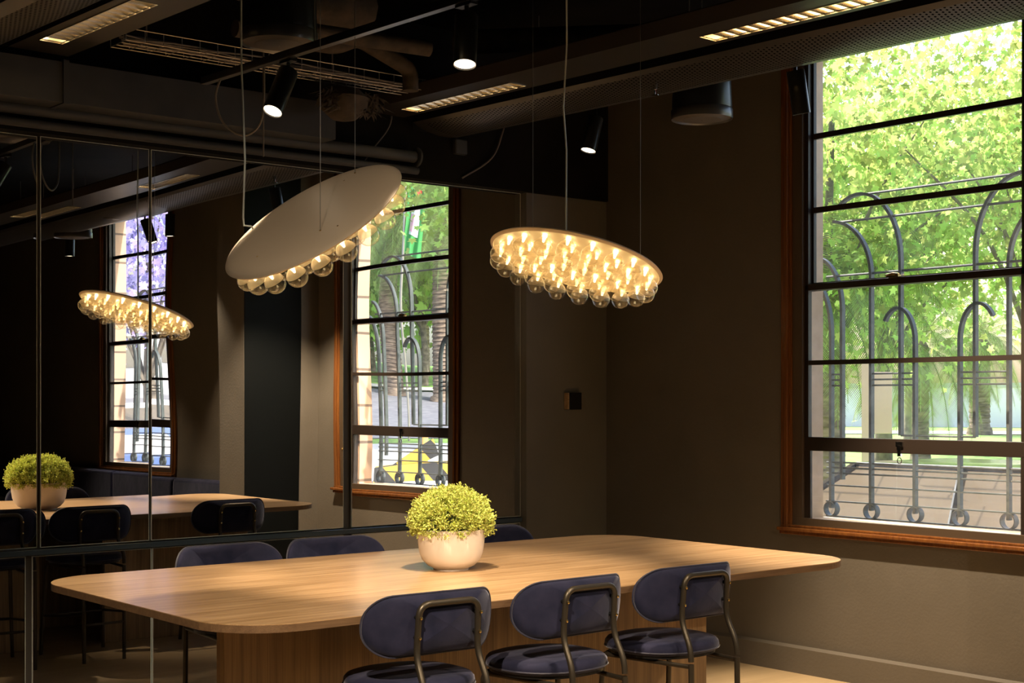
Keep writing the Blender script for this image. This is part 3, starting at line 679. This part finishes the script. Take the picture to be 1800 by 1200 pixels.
# ---------------------------------------------------------------- ceiling beams (chilled beams with troffers)
def beam(label, x5, flip, yend, perf_y0, troffers, zb=3.32, downl=()):
    """x5: outer edge at y=5. local x grows away from the outer edge towards the troffer side"""
    root = thing('ceiling_beam', label, 'ceiling beam', (x5, 5, zb), BROT); root.scale = (1.12, 1, 1.12)
    s = 1 if flip else -1
    X = lambda v: s*v
    y1 = yend-5; y0 = -11+1.2
    prof = [(0, 0), (.012, -.004), (.07, -.012), (.15, -.010), (.23, .004), (.30, .026), (.33, .042)]
    def strip(ya, yb, m, nm, pr=prof, th=.004):
        q = MB(); n = len(pr); rings = []
        for y in (ya, yb): rings.append([Vector((X(a), y, z)) for a, z in pr]+[Vector((X(a), y, z+th)) for a, z in reversed(pr)])
        vs = [p for r in rings for p in r]; k = len(rings[0]); fs = [(i, (i+1) % k, k+(i+1) % k, k+i) for i in range(k)]+[tuple(range(k)), tuple(range(k, 2*k))]
        q.add(vs, fs, True); return q.build(nm, m, root)
    inner = prof[2:-1]
    strip(y0, y1, M_beam, 'outer_edge', prof[:3]); strip(y0, y1, M_beam, 'inner_edge', prof[-2:])
    strip(perf_y0-5, y1-.09, M_perf, 'perforated_panel', inner); strip(y0, perf_y0-5, M_beam, 'plain_panel', inner); strip(y1-.09, y1, M_beam, 'end_panel', inner)
    q = MB(); q.box(X(-.002), X(.004), y0, y1, 0, .14); q.build('outer_fascia', M_beamside, root)
    q = MB(); q.box(X(.33), X(.40), y0, y1, .11, .12); q.box(X(.328), X(.333), y0, y1, .042, .12); q.build('shadow_gap', M_dark, root)
    # troffer carrier: flat panel with cut-outs
    xa, xb = .40, .675; ta, tb = .445, .55; zp = .060
    q = MB(); q.box(X(xa), X(ta), y0, y1, zp, zp+.006); q.box(X(tb), X(xb), y0, y1, zp, zp+.006)
    ys = [y0]
    for a, b2 in sorted(troffers): ys += [a-5, b2-5]
    ys.append(y1)
    for i in range(0, len(ys), 2): q.box(X(ta), X(tb), ys[i], ys[i+1], zp, zp+.006)
    q.box(X(xa-.003), X(xa), y0, y1, zp, .12); q.build('troffer_panel', M_beam, root)
    q = MB(); q.add([(X(.675), y0, zp), (X(.675), y1, zp), (X(.690), y1, .125), (X(.690), y0, .125)], [(0, 1, 2, 3)]); q.build('side_fascia', M_beamside, root)
    q = MB(); q.box(X(0), X(.33), y1, y1+.004, .0, .125); q.box(X(.33), X(.675), y1, y1+.004, .06, .125); q.box(X(0), X(.69), y0, y1, .125, .13); q.build('beam_back', M_dark, root)
    for a, b2 in troffers:
        a -= 5; b2 -= 5
        tr = MB(); tr.box(X(ta-.004), X(ta), a, b2, zp-.003, zp+.06); tr.box(X(tb), X(tb+.004), a, b2, zp-.003, zp+.06); tr.box(X(ta), X(tb), a-.004, a, zp-.003, zp+.06); tr.box(X(ta), X(tb), b2, b2+.004, zp-.003, zp+.06)
        tf = tr.build('troffer', M_reflector, root)
        MB().box(X(ta), X(tb), a, b2, zp+.034, zp+.038).build('troffer_back', M_reflback, tf)
        q = MB(); xm = X((ta+tb)/2); q.tube([(xm, a+.02, zp+.027), (xm, b2-.02, zp+.027)], .007, 8); q.build('lamp_tube', M_lampglow, tf)
        n = max(2, int(round((b2-a)/.068)))
        q = MB()
        for k in range(1, n):
            y = a+(b2-a)*k/n
            q.add([(X(ta), y-.002, zp), (X(tb), y-.002, zp), (X(tb), y+.002, zp), (X(ta), y+.002, zp), (X(ta), y-.006, zp+.016), (X(tb), y-.006, zp+.016), (X(tb), y+.006, zp+.016), (X(ta), y+.006, zp+.016)],
                  [(0, 1, 2, 3), (4, 7, 6, 5), (0, 4, 5, 1), (3, 2, 6, 7), (0, 3, 7, 4), (1, 5, 6, 2)])
        q.build('louvre_blades', M_reflector, tf)
    for (dx, yy) in downl:
        q = MB(); q.lathe([(.0, -.006), (.05, -.004), (.075, 0), (.08, .004)], 28, Matrix.Translation((X(dx), yy-5, -.008)), cap=False); q.build('round_downlight', M_beam, root)
    return root
M_reflback = mat('troffer_reflector_emissive', (.85, .72, .5), .35, .6, emit=(1, .74, .45), estr=.85)  # reflected tube light is put in as the reflector's own emission
beam('broad dark ceiling beam with two lit louvre lights crossing above the right pendant', 5.688, False, 7.30, 3.3, [(6.14, 7.10), (3.81, 4.79), (1.3, 2.3)], downl=[(.16, 2.2)])
beam('dark ceiling beam with a perforated face and lit louvre light at top left', 2.26, True, 7.035, 1.0, [(5.86, 6.80), (3.4, 4.4)])
# sprinkler under the beam
sp = thing('sprinkler_head', 'small chrome sprinkler head with a red bulb under the perforated beam', 'sprinkler', (5.00, 4.93, 3.115))
sp.location = at_d(1151, 158, (3.295-EYE)*FPX/(706-158)); sp.location.z = 3.285
q = MB(); q.lathe([(0, .03), (.012, .03), (.012, .012), (.005, .01), (.004, -.012), (0, -.012)], 14, cap=False); q.build('sprinkler_body', M_chrome, sp)
q = MB(); q.lathe([(0, -.020), (.020, -.018), (.020, -.016), (0, -.016)], 14, cap=False); q.build('deflector', M_chrome, sp)
q = MB(); q.tube([(.008, 0, .012), (.008, 0, -.018)], .0025, 6); q.build('red_bulb', mat('red_glass', (.5, .02, .01), .2), sp)

# ---------------------------------------------------------------- dark ceiling services
def tubething(name, label, cat, pts, r, m, group=None, seg=12, fil=0):
    q = MB(); q.tube(fillet(pts, fil) if fil else pts, r, seg); return tag(q.build(name, m), label, cat, group)
dk = thing('ceiling_duct', 'long grey rectangular duct running above the mirrors', 'duct', (2.5, 7.15, 3.15))
MB().box(-3, 2.0, -.09, .17, 0, .205).build('duct_body', M_duct, dk)
for x in (-.46, .38, -1.6): MB().box(x, x+.03, -.102, .18, -.006, .215).build('duct_flange', M_duct, dk)
tubething('wall_pipe', 'upper black pipe running along the wall just above the mirrors', 'pipe', [(-2, 7.26, 3.115), (5.20, 7.26, 3.150)], .036, M_duct)
tubething('wall_pipe', 'lower black pipe hugging the top edge of the mirrors', 'pipe', [(-2, 7.285, 3.060), (5.1, 7.285, 3.072), (5.24, 7.285, 3.072)], .024, M_duct)
q = MB(); q.lathe([(.0, 0), (.06, 0), (.06, .012), (0, .012)], 20, Matrix.Translation((5.21, 7.26, 3.150)) @ Matrix.Rotation(PI/2, 4, 'Y'), cap=False); tag(q.build('pipe_flange', M_duct), 'round flange closing the right end of the wall pipe', 'flange')
tubething('lagged_duct', 'thick brown lagged duct crossing high at left behind the speaker', 'duct', [(-1, 6.0, 3.74), (3.2, 6.25, 3.74), (4.3, 6.5, 3.74)], .13, M_insul, fil=.2)
tubething('lagged_pipe', 'bent brown lagged pipe above the lit louvre light', 'pipe', [(3.6, 6.6, 3.55), (4.2, 6.6, 3.55), (4.35, 6.6, 3.62), (4.7, 6.6, 3.50), (4.7, 6.6, 3.38)], .045, M_insul, fil=.06)
tubething('lagged_pipe', 'straight brown lagged pipe below the bent one', 'pipe', [(3.7, 6.25, 3.50), (4.5, 6.15, 3.50)], .042, M_insul)
tubething('lagged_pipe', 'long brown lagged pipe crossing behind the upright spotlight', 'pipe', [(5.0, 6.6, 3.70), (6.8, 4.9, 3.74)], .07, M_insul)
q = MB(); r0 = np.random.default_rng(3)
V = []; F = []
for i in range(420):
    p = Vector((4.44, 6.82, 3.30))+Vector(r0.normal(size=3))*.0+Vector((r0.uniform(-.18, .16), r0.uniform(-.06, .04), r0.uniform(-.02, .08)))
    d = Vector((r0.normal()*.05, r0.normal()*.03, -r0.uniform(.02, .06))); s_ = Vector((.004, 0, 0)); o = len(V)
    V += [p-s_, p+s_, p+d*.6+s_+Vector((.01, 0, 0)), p+d]; F.append((o, o+1, o+2, o+3))
tf = thing('insulation_tuft', 'ragged brown tuft of insulation hanging at the end of the grey duct', 'insulation', (4.42, 6.85, 3.30))
rawmesh('fibres', [tuple(v-tf.location) for v in V], F, M_insul, tf)
qq = MB(); qq.lathe([(.0, -.09), (.07, -.075), (.13, -.02), (.14, .04), (.09, .09), (0, .11)], 20, cap=False); qq.build('core', M_insul, tf)
# wire basket tray with cables
ct = thing('cable_tray', 'wire basket cable tray full of cables above the grey duct', 'cable tray', (0, 6.78, 3.42))
q = MB()
for y, z in ((-.09, .06), (-.09, .0), (-.03, .0), (.03, .0), (.09, .0), (.09, .06)): q.tube([(3.05, y, z), (4.9, y, z)], .0025, 5)
for x in np.arange(3.05, 4.9, .10): q.tube([(x, -.09, .06), (x, -.09, 0), (x, .09, 0), (x, .09, .06)], .0025, 5)
q.build('wire_basket', M_wire, ct)
for k in range(9):
    q = MB(); ph = r0.uniform(0, 6); yb = r0.uniform(-.07, .07)
    q.tube([(1.0+x*.13, yb+.018*math.sin(ph+x*.9), .012+.012*math.sin(ph*2+x*.7)+.004*k) for x in range(16, 30)], .005, 6); q.build('loose_cable', M_greycable, ct)
for x in (3.2, 4.3): q = MB(); q.tube([(x, 0, 0), (x, 0, CEIL-3.423)], .004, 6); q.build('tray_rod', M_greycable, ct)
def C3(*p): return [at_d(*k) for k in p]
def smoothpts(P, n=8):
    P = [Vector(p) for p in P]; out = []
    for i in range(len(P)-1):
        a = P[max(i-1, 0)]; b2 = P[i]; c = P[i+1]; d = P[min(i+2, len(P)-1)]
        for k in range(n):
            t_ = k/n; out.append(.5*((2*b2)+(-a+c)*t_+(2*a-5*b2+4*c-d)*t_*t_+(-a+3*b2-3*c+d)*t_**3))
    out.append(P[-1]); return out
tubething('looped_cable', 'brown cable drooping in a loop beside the tilted pendant cable', 'cable', smoothpts(C3((392, 128, 7.0), (379, 170, 7.0), (392, 215, 7.0), (425, 238, 7.0), (452, 225, 7.0), (463, 190, 7.0), (464, 100, 7.0))), .0055, M_greycable)
tubething('thin_rod', 'thin hanging rod beside the cable loop', 'rod', [Vector((at_d(463, 60, 7.1).x, at_d(463, 60, 7.1).y, CEIL-.002)), at_d(463, 275, 7.1)], .004, M_greycable)
tubething('loose_wire', 'grey cable curving down the black wall left of the corner', 'cable', smoothpts([(6.0, 7.30, 3.60), (5.95, 7.31, 3.42), (5.85, 7.31, 3.22), (5.62, 7.325, 3.07)]), .006, M_greycable)
tubething('loose_wire', 'thin cable dropping under the beam end to the mirror top', 'cable', smoothpts([(5.05, 7.30, 3.55), (5.05, 7.30, 3.35), (4.93, 7.31, 3.18), (4.86, 7.325, 3.08)]), .004, M_greycable)
q = MB(); q.box(-.05, .05, -.02, .02, -.05, .05, bev=.012); jb = q.build('junction_box', M_duct, loc=(5.60, 7.32, 3.265)); tag(jb, 'small grey junction box on the black wall below the beam end', 'junction box')

# ---------------------------------------------------------------- wall sensor
ws = thing('wall_sensor', 'small black box with a wooden side fixed to the wall by the corner', 'wall box', (6.58, 7.357, 1.645))
MB().box(-.050, .062, -.045, -.002, -.058, .058, bev=.004).build('sensor_body', M_blackmetal, ws)
MB().box(-.062, -.050, -.040, -.002, -.056, .056).build('wooden_side', M_oak2 if 'M_oak2' in globals() else M_table, ws)

# ---------------------------------------------------------------- banquette under the second window
bq = thing('banquette', 'long slate-blue velvet banquette under the second window, seen in the mirrors', 'banquette', (6.60, 0, 0))
joints = [3.11, 1.08, -.27, -1.65, -3.0]
for a, b2 in zip(joints[1:], joints[:-1]):
    MB().box(.16, .30, a+.006, b2-.006, .42, .855, bev=.035).build('back_cushion', M_velvet2 if 'M_velvet2' in globals() else M_velvet, bq)
    MB().box(-.26, .20, a+.006, b2-.006, .34, .46, bev=.03).build('seat_cushion', M_velvet, bq)
MB().box(-.22, .30, -3.0, 3.11, 0, .34).build('plinth', M_panel, bq)

# ---------------------------------------------------------------- outside
def ground_z(x, y):
    d = math.hypot(x-7, y-2); z = -.40
    n = max(0, min(1, (d-25)/30)); z += .72*n*n*(3-2*n)
    if y < 0:
        s = max(0, min(1, (d-42)/50)); z += 4.2*s*s*(3-2*s)
    return z
V = []; F = []; nx, ny = 60, 90
gx = np.linspace(7.0, 150, nx)**1.0; gy = np.linspace(-120, 120, ny)
for x in gx:
    for y in gy: V.append((float(x), float(y), ground_z(x, y)))
for i in range(nx-1):
    for j in range(ny-1): F.append((i*ny+j, (i+1)*ny+j, (i+1)*ny+j+1, i*ny+j+1))
g = rawmesh('ground', V, F, M_grass, smooth=True); struct(g)
def dist_strip(name, a, b2, d0, d1, m, dz=.03, n=40):
    """band of ground between distances d0,d1 from the room, over headings a..b2 (degrees from +X)"""
    V = []; F = []
    for k in range(n+1):
        th = math.radians(a+(b2-a)*k/n)
        for j in range(6):
            d = d0+(d1-d0)*j/5; x = 7+d*math.cos(th); y = 2+d*math.sin(th); V.append((x, y, ground_z(x, y)+dz))
    for k in range(n):
        for j in range(5): F.append((k*6+j, (k+1)*6+j, (k+1)*6+j+1, k*6+j+1))
    return struct(rawmesh(name, V, F, m, smooth=True))
dist_strip('street', -85, 90, .3, 11, M_road, .02)
dist_strip('footpath_north', 10, 80, 54, 60, M_pave)
dist_strip('forecourt_south', -85, -10, 11, 40, M_pave)
dist_strip('road_south', -85, -10, 43, 66, M_road)
dist_strip('kerb_south', -85, -10, 66, 67.5, M_pave, .15)

def maple_leaf():
    pts = []
    for k, (a, r) in enumerate(((-90, .25), (-60, .45), (-20, .62), (5, .38), (30, .85), (58, .48), (90, 1.05), (122, .48), (150, .85), (175, .38), (200, .62), (240, .45))):
        pts.append((r*math.cos(math.radians(a)), r*math.sin(math.radians(a))))
    return np.array(pts)*.5
LEAF = maple_leaf()
def leaf_cloud(name, centers, sizes, m, parent, loc, droop=.5):
    n = len(centers); k = len(LEAF)
    a = rng.normal(size=(n, 3)); a[:, 2] -= droop*2; a /= np.linalg.norm(a, axis=1)[:, None]
    b2 = rng.normal(size=(n, 3)); u = np.cross(a, b2); u /= np.linalg.norm(u, axis=1)[:, None]
    V = centers[:, None, :]+sizes[:, None, None]*(LEAF[None, :, 0, None]*u[:, None, :]+LEAF[None, :, 1, None]*a[:, None, :])
    V = (V-np.array(loc)).reshape(-1, 3)
    me = bpy.data.meshes.new(name); me.vertices.add(len(V)); me.vertices.foreach_set('co', V.ravel())
    me.loops.add(n*k); me.loops.foreach_set('vertex_index', np.arange(n*k)); me.polygons.add(n); me.polygons.foreach_set('loop_start', np.arange(n)*k); me.polygons.foreach_set('loop_total', np.full(n, k))
    me.update(); me.validate(); me.materials.append(m); o = bpy.data.objects.new(name, me); C.objects.link(o); o.parent = parent; return o
def tree(label, x, y, trunk_h, cz, R_, n, size, m=None, trunk_r=.25, flat=.75, clumps=40):
    z0 = ground_z(x, y); root = thing('plane_tree', label, 'tree', (x, y, z0), 0, None)
    q = MB(); q.tube([(0, 0, -.1), (.1, .05, trunk_h*.5), (0, 0, trunk_h), (.1, -.1, cz-z0+R_*.3)], trunk_r, 14, r_end=trunk_r*.25); tk = q.build('trunk', M_bark, root)
    cl = []
    for i in range(clumps):
        d = Vector(rng.normal(size=3)).normalized(); rr = R_*rng.uniform(.35, .95); cl.append(np.array([d.x*rr+x, d.y*rr+y, d.z*rr*flat+cz]))
    for i in range(10):
        c = cl[i]; q = MB(); q.tube(smoothpts([(0, 0, trunk_h*.8), ((c[0]-x)*.4, (c[1]-y)*.4, trunk_h+(c[2]-z0-trunk_h)*.55), (c[0]-x, c[1]-y, c[2]-z0)], 4), .07, 7, r_end=.012); q.build('branch', M_bark, root)
    idx = rng.integers(0, clumps, n); cc_ = np.array(cl)[idx]+rng.normal(size=(n, 3))*R_*.17
    leaf_cloud('crown', cc_, rng.uniform(.7, 1.2, n)*size, m or M_planeleaf, root, (x, y, z0))
    return root
def ray2(px): v = fw+rt*((px-900)/FPX); return v
def north(px, d): p = ray2(px)*d; return p.x, p.y
x, y = north(1450, 30); tree('large pale green plane tree filling the left of the window view', x, y, 3.2, 6.3, 4.2, 6800, .27)
x, y = north(1552, 34); tree('large bright green plane tree behind the middle of the window', x, y, 3.4, 6.6, 4.6, 7500, .28)
x, y = north(1830, 29); tree('plane tree with sunlit leaves at the right of the window view', x, y, 3.2, 6.2, 4.0, 6800, .27)
x, y = north(1600, 48); tree('darker plane tree further back in the park', x, y, 3.6, 9.0, 6.5, 5500, .38)

def palm(label, x, y, h, r, nf=46, fl=3.4, z0=None, droop=1.0, name='palm_tree'):
    z0 = ground_z(x, y) if z0 is None else z0
    root = thing(name, label, 'palm tree', (x, y, z0))
    q = MB(); n = int(h/.22)
    prof = [(r*1.35, -.2), (r*1.15, .3)]
    for k in range(n):
        z = .3+(h-.3)*k/n; prof += [(r*1.02, z), (r*.93, z+.16*(h/n)/.22)]
    prof += [(r*1.1, h), (r*.5, h+.3)]
    q.lathe(prof, 22, cap=False); q.build('trunk', M_barkpalm, root)
    V = []; F = []
    for k in range(nf):
        az = 2*PI*(k*.618034 % 1); el = math.radians(75-115*(k/nf)*droop)
        d = Vector((math.cos(az)*math.cos(el), math.sin(az)*math.cos(el), math.sin(el))); p = Vector((0, 0, h+.1)); ns = 16; side = Vector((-math.sin(az), math.cos(az), 0))
        for i in range(ns):
            t_ = i/ns; p2 = p+d*(fl/ns); d = (d+Vector((0, 0, -.13-.05*t_))).normalized(); upv = side.cross(d).normalized()
            if i > 1:
                L_ = fl*.19*math.sin(PI*min(1, t_*1.02+.06))**.6
                for sgn in (1, -1):
                    for jj in range(4):
                        b0 = p+(p2-p)*jj/4; dirl = (side*sgn*.75+d*.62-Vector((0, 0, .30))+upv*.15).normalized(); o = len(V); w = d*.016
                        V += [b0-w, b0+w, b0+dirl*L_]; F.append((o, o+1, o+2))
            o = len(V); s2 = side*.022*(1-t_*.7); V += [p-s2, p+s2, p2+s2, p2-s2]; F.append((o, o+1, o+2, o+3)); p = p2
    rawmesh('fronds', [tuple(v) for v in V], F, M_palmleaf, root)
    return root
x, y = north(1722, 58); palm('date palm with a thick short trunk right of centre in the park', x, y, 3.6, .42, 40, 3.2)
x, y = north(1455, 30); palm('tall palm with a ringed trunk at the left of the window view', x, y, 4.2, .36, 36, 3.2)
x, y = north(1618, 42); palm('low palm with drooping fronds in the middle of the park', x, y, 3.3, .25, 40, 3.4)
# fence wall beyond the park
fx, fy = north(1600, 76); fz = ground_z(fx, fy)
fe = thing('park_fence', 'long lilac-grey panelled wall beyond the park lawn', 'wall', (fx, fy, fz-.3), math.atan2(fy, fx)+PI/2-.12)
MB().box(-16, 16, -.1, .1, .3, 2.35).build('fence_panel', M_fence, fe)
MB().box(-16, 16, -.15, .15, 2.35, 2.6).build('fence_coping', M_pave, fe)
MB().box(-16, 16, -.5, .0, 0, .55).build('fence_kerb', M_pave, fe)
for k in range(-7, 8): MB().box(k*2.1-.04, k*2.1+.04, -.14, -.1, .3, 2.35).build('fence_post', M_iron, fe)
# pole with cabinet
px_, py_ = north(1521, 20); pz = ground_z(px_, py_)
po = thing('sign_pole', 'slim pink-beige pole with a tall narrow board behind the window', 'pole', (px_, py_, pz), math.atan2(py_, px_))
M_pink = mat('pale_pink_beige', (.62, .50, .42), .6)
MB().box(-.05, .05, -.05, .05, 0, 2.6).build('post', M_pink, po)
MB().box(.02, .10, -.36, .03, 1.60, 2.45, bev=.01).build('board', M_pink, po)
# parked dark car just outside the window
car = thing('parked_car', 'dark parked car right outside the lower window pane', 'car', (10.45, 6.95, -.40), PI/2)
M_car = mat('dark_car_paint', (.02, .025, .025), .12, .2, coat=1); M_carglass = mat('dark_car_glass', (.42, .42, .40), .03, .75); M_tyre = mat('tyre', (.02, .02, .02), .8)
def car_profile(q, pts, w0, w1):
    """loft a side profile (x,z) between two widths"""
    n = len(pts); L1 = [Vector((x, -w0, z)) for x, z in pts]; L2 = [Vector((x, w0, z)) for x, z in pts]
    q.add(L1+L2, [tuple(range(n)), tuple(range(n, 2*n))]+[(i, (i+1) % n, n+(i+1) % n, n+i) for i in range(n)])
q = MB(); car_profile(q, [(-2.25, .35), (2.2, .35), (2.28, .6), (2.15, .85), (1.3, .98), (-2.0, 1.0), (-2.28, .9), (-2.3, .5)], .88, .88); q.build('car_body', M_car, car)
q = MB()
lo_ = [(-1.95, 1.0), (1.30, .98)]; hi2 = [(-1.45, 1.50), (.45, 1.52)]
vs = []
for (xa, za), w in ((lo_[0], .84), (lo_[1], .84), (hi2[1], .66), (hi2[0], .66)): vs += [Vector((xa, -w, za)), Vector((xa, w, za))]
q.add(vs, [(0, 2, 4, 6), (1, 7, 5, 3), (0, 6, 7, 1), (2, 3, 5, 4), (6, 4, 5, 7), (0, 1, 3, 2)]); q.build('car_windows', M_carglass, car)
q = MB(); q.box(-1.47, .47, -.67, .67, 1.50, 1.545, bev=.02)
for xa, xb in ((1.30, .46), (-.55, -.55), (-1.95, -1.45)):
    for s in (1, -1): q.tube([(xa, s*.85, .99), (xb, s*.67, 1.52)], .03, 6)
q.build('car_roof', M_car, car)
for xw in (-1.35, 1.4):
    for s in (1, -1): MB().lathe([(0, 0), (.2, 0), (.31, .01), (.32, .1), (.31, .2), (0, .2)], 24, Matrix.Translation((xw, s*.72 if s > 0 else -.92, .32)) @ Matrix.Rotation(-PI/2, 4, 'X') ).build('wheel', M_tyre, car)

# scenery towards the south, seen in the mirrors: place by mirrored column and path length
def south(px, d): p = ray2(px)*d; return p.x, 2*MY-p.y
x, y = south(766, 76); palm('massive palm trunk mirrored right of the flag', x, y, 9.5, .64, 64, 5.2)
x, y = south(677, 78); palm('palm with a dark trunk mirrored left of the flagpole', x, y, 9.0, .50, 64, 5.4)
x, y = south(732, 90); palm('slimmer palm further back, mirrored at the window edge', x, y, 8.5, .3, 50, 4.6)
x, y = south(895, 48); tree('leafy plane tree mirrored at upper right of the small window', x, y, 4.5, 9.0, 4.4, 5200, .42)
x, y = south(730, 84); tree('dark green tree behind the palms across the street', x, y, 4, 13.0, 8, 8000, .8)
x, y = south(640, 90); tree('broad green tree closing the view behind the palms', x, y, 4, 12.0, 8, 8000, .8)
x, y = south(700, 56); z0 = ground_z(x, y)
fl = thing('flag', 'green, white and red flag hanging on a grey pole, mirrored in the glass', 'flag', (x, y, z0), math.atan2(2*MY-y, x)*-1+PI/2)
q = MB(); q.tube([(0, 0, 0), (0, 0, 10.4)], .05, 10); q.build('flagpole', M_wire, fl)
def flagpart(nm, col, u0, u1, v0, v1, off=0):
    V = []; F = []; nu, nv = 14, 22
    for i in range(nu+1):
        for j in range(nv+1):
            u = u0+(u1-u0)*i/nu; v = v0+(v1-v0)*j/nv
            V.append((.05+u*.62+.05*math.sin(v*5), .10*math.sin(u*14+v*3)+off, 10.2-v*2.9-u*.35))
    for i in range(nu):
        for j in range(nv): o = i*(nv+1)+j; F.append((o, o+1, o+nv+2, o+nv+1))
    rawmesh(nm, V, F, mat('flag_'+nm, col, .8), fl, True)
flagpart('green_field', (.05, .28, .07), 0, 1, .0, 1); flagpart('white_band', (.75, .72, .78), .25, .75, .18, .72, .03); flagpart('red_patch', (.6, .06, .05), .55, .9, .0, .2, .05); flagpart('pink_patch', (.7, .35, .5), .25, .5, .42, .68, .05)
# yellow and black striped ramp, bollard
x, y = south(724, 37); z0 = ground_z(x, y)
rp = thing('striped_barrier', 'yellow and black striped wedge barrier on the forecourt, mirrored in the glass', 'barrier', (x, y, z0), math.atan2(-(2*MY-y), x)+PI/2)
M_str = bpy.data.materials.new('yellow_black_stripes'); M_str.use_nodes = True
N, L, b = nodes(M_str); b.inputs['Roughness'].default_value = .5
tc = N.new('ShaderNodeTexCoord'); wv = N.new('ShaderNodeTexWave'); wv.wave_profile = 'SAW'; wv.bands_direction = 'DIAGONAL'; wv.inputs['Scale'].default_value = .42; L.new(tc.outputs['Object'], wv.inputs[0])
rr = N.new('ShaderNodeValToRGB'); rr.color_ramp.interpolation = 'CONSTANT'; rr.color_ramp.elements[0].color = (.48, .32, .05, 1); rr.color_ramp.elements[1].color = (.03, .03, .03, 1); rr.color_ramp.elements[1].position = .66
L.new(wv.outputs[0], rr.inputs[0]); L.new(rr.outputs[0], b.inputs['Base Color'])
q = MB(); q.add([(-1.2, -.4, 0), (1.3, -.4, 0), (1.3, -.4, .48), (-1.2, -.4, .38), (-1.2, .6, 0), (1.3, .6, 0), (1.3, .6, .48), (-1.2, .6, .38)], [(0, 1, 2, 3), (4, 7, 6, 5), (3, 2, 6, 7), (0, 3, 7, 4), (1, 5, 6, 2)]); q.build('barrier_body', M_str, rp)
q = MB(); q.add([(-.75, -.3, .40), (.35, -.3, 1.05), (.50, -.3, .62), (.1, -.3, .44), (-.75, .2, .40), (.35, .2, 1.05), (.50, .2, .62), (.1, .2, .44)], [(0, 1, 2, 3), (4, 7, 6, 5), (0, 4, 5, 1), (1, 5, 6, 2), (2, 6, 7, 3)]); q.build('raised_flap', M_str, rp)
MB().lathe([(0, 0), (.12, .0), (.12, .04), (0, .04)], 18, Matrix.Translation((.18, -.31, .72)) @ Matrix.Rotation(PI/2, 4, 'X')).build('round_light', M_pave, rp)
x, y = south(731, 44); bo = thing('bollard', 'orange rounded bollard standing on the forecourt, mirrored in the glass', 'bollard', (x, y, ground_z(x, y)))
MB().lathe([(0, 0), (.12, 0), (.12, .85), (.10, .87), (.10, .92), (.15, .95), (.14, 1.08), (.07, 1.16), (0, 1.18)], 20, cap=False).build('bollard_post', mat('faded_orange', (.75, .33, .10), .6), bo)
# white van, blue car and jacaranda seen through the second window
M_white = mat('white_car_paint', (.75, .76, .78), .25, coat=1); M_blue = mat('blue_car_paint', (.08, .14, .35), .25, coat=1)
def simple_car(label, x, y, rz, m, van=False):
    r = thing('street_car', label, 'car', (x, y, ground_z(x, y)+.04), rz)
    q = MB(); top = 1.15 if van else .98
    car_profile(q, [(-2.25, .3), (2.2, .3), (2.28, .6), (2.15, .85), (1.3, top-.02), (-2.0, top), (-2.28, .95), (-2.3, .5)], .88, .88); q.build('car_body', m, r)
    q = MB(); h = 2.0 if van else 1.48; xb = -2.15 if van else -1.45; vs = []
    for (xa, za), w in (((-2.2 if van else -1.9, top), .84), ((1.30, top-.02), .84), ((.55, h), .74), ((xb, h), .74)): vs += [Vector((xa, -w, za)), Vector((xa, w, za))]
    q.add(vs, [(0, 2, 4, 6), (1, 7, 5, 3), (0, 6, 7, 1), (2, 3, 5, 4), (6, 4, 5, 7), (0, 1, 3, 2)]); q.build('car_cabin', m, r)
    q = MB(); zt_ = h-.12; zb_ = top+.04
    for s in (1, -1): q.add([(-.9, s*.855, zb_), (1.0, s*.855, zb_), (.5, s*.765, zt_), (-.9, s*.765, zt_)], [(0, 1, 2, 3)])
    q.build('side_windows', M_carglass, r)
    for xw in (-1.35, 1.4):
        for s in (1, -1): MB().lathe([(0, 0), (.31, .01), (.32, .1), (.31, .2), (0, .2)], 20, Matrix.Translation((xw, .72 if s > 0 else -.92, .30)) @ Matrix.Rotation(-PI/2, 4, 'X')).build('wheel', M_tyre, r)
x, y = south(285, 31); simple_car('white van across the street, mirrored through the second window', x, y, .5, M_white, True)
x, y = south(228, 27); simple_car('blue car parked on the street, mirrored through the second window', x, y, .3, M_blue)
x, y = south(262, 46); tree('lilac-flowering jacaranda mirrored through the second window', x, y, 3, 7.5, 4.5, 6000, .35, M_jac)
x, y = south(225, 75); bl = thing('street_building', 'pale building across the street, mirrored through the second window', 'building', (x, y, ground_z(x, y)-.5), math.atan2(y, x))
MB().box(0, 6, -6, 6, 0, 9).build('facade', M_pave, bl)
for k in range(-2, 3):
    for zz in (2.2, 5.4): MB().box(-.05, .02, k*2.4-.6, k*2.4+.6, zz, zz+1.7).build('building_window', M_carglass, bl)
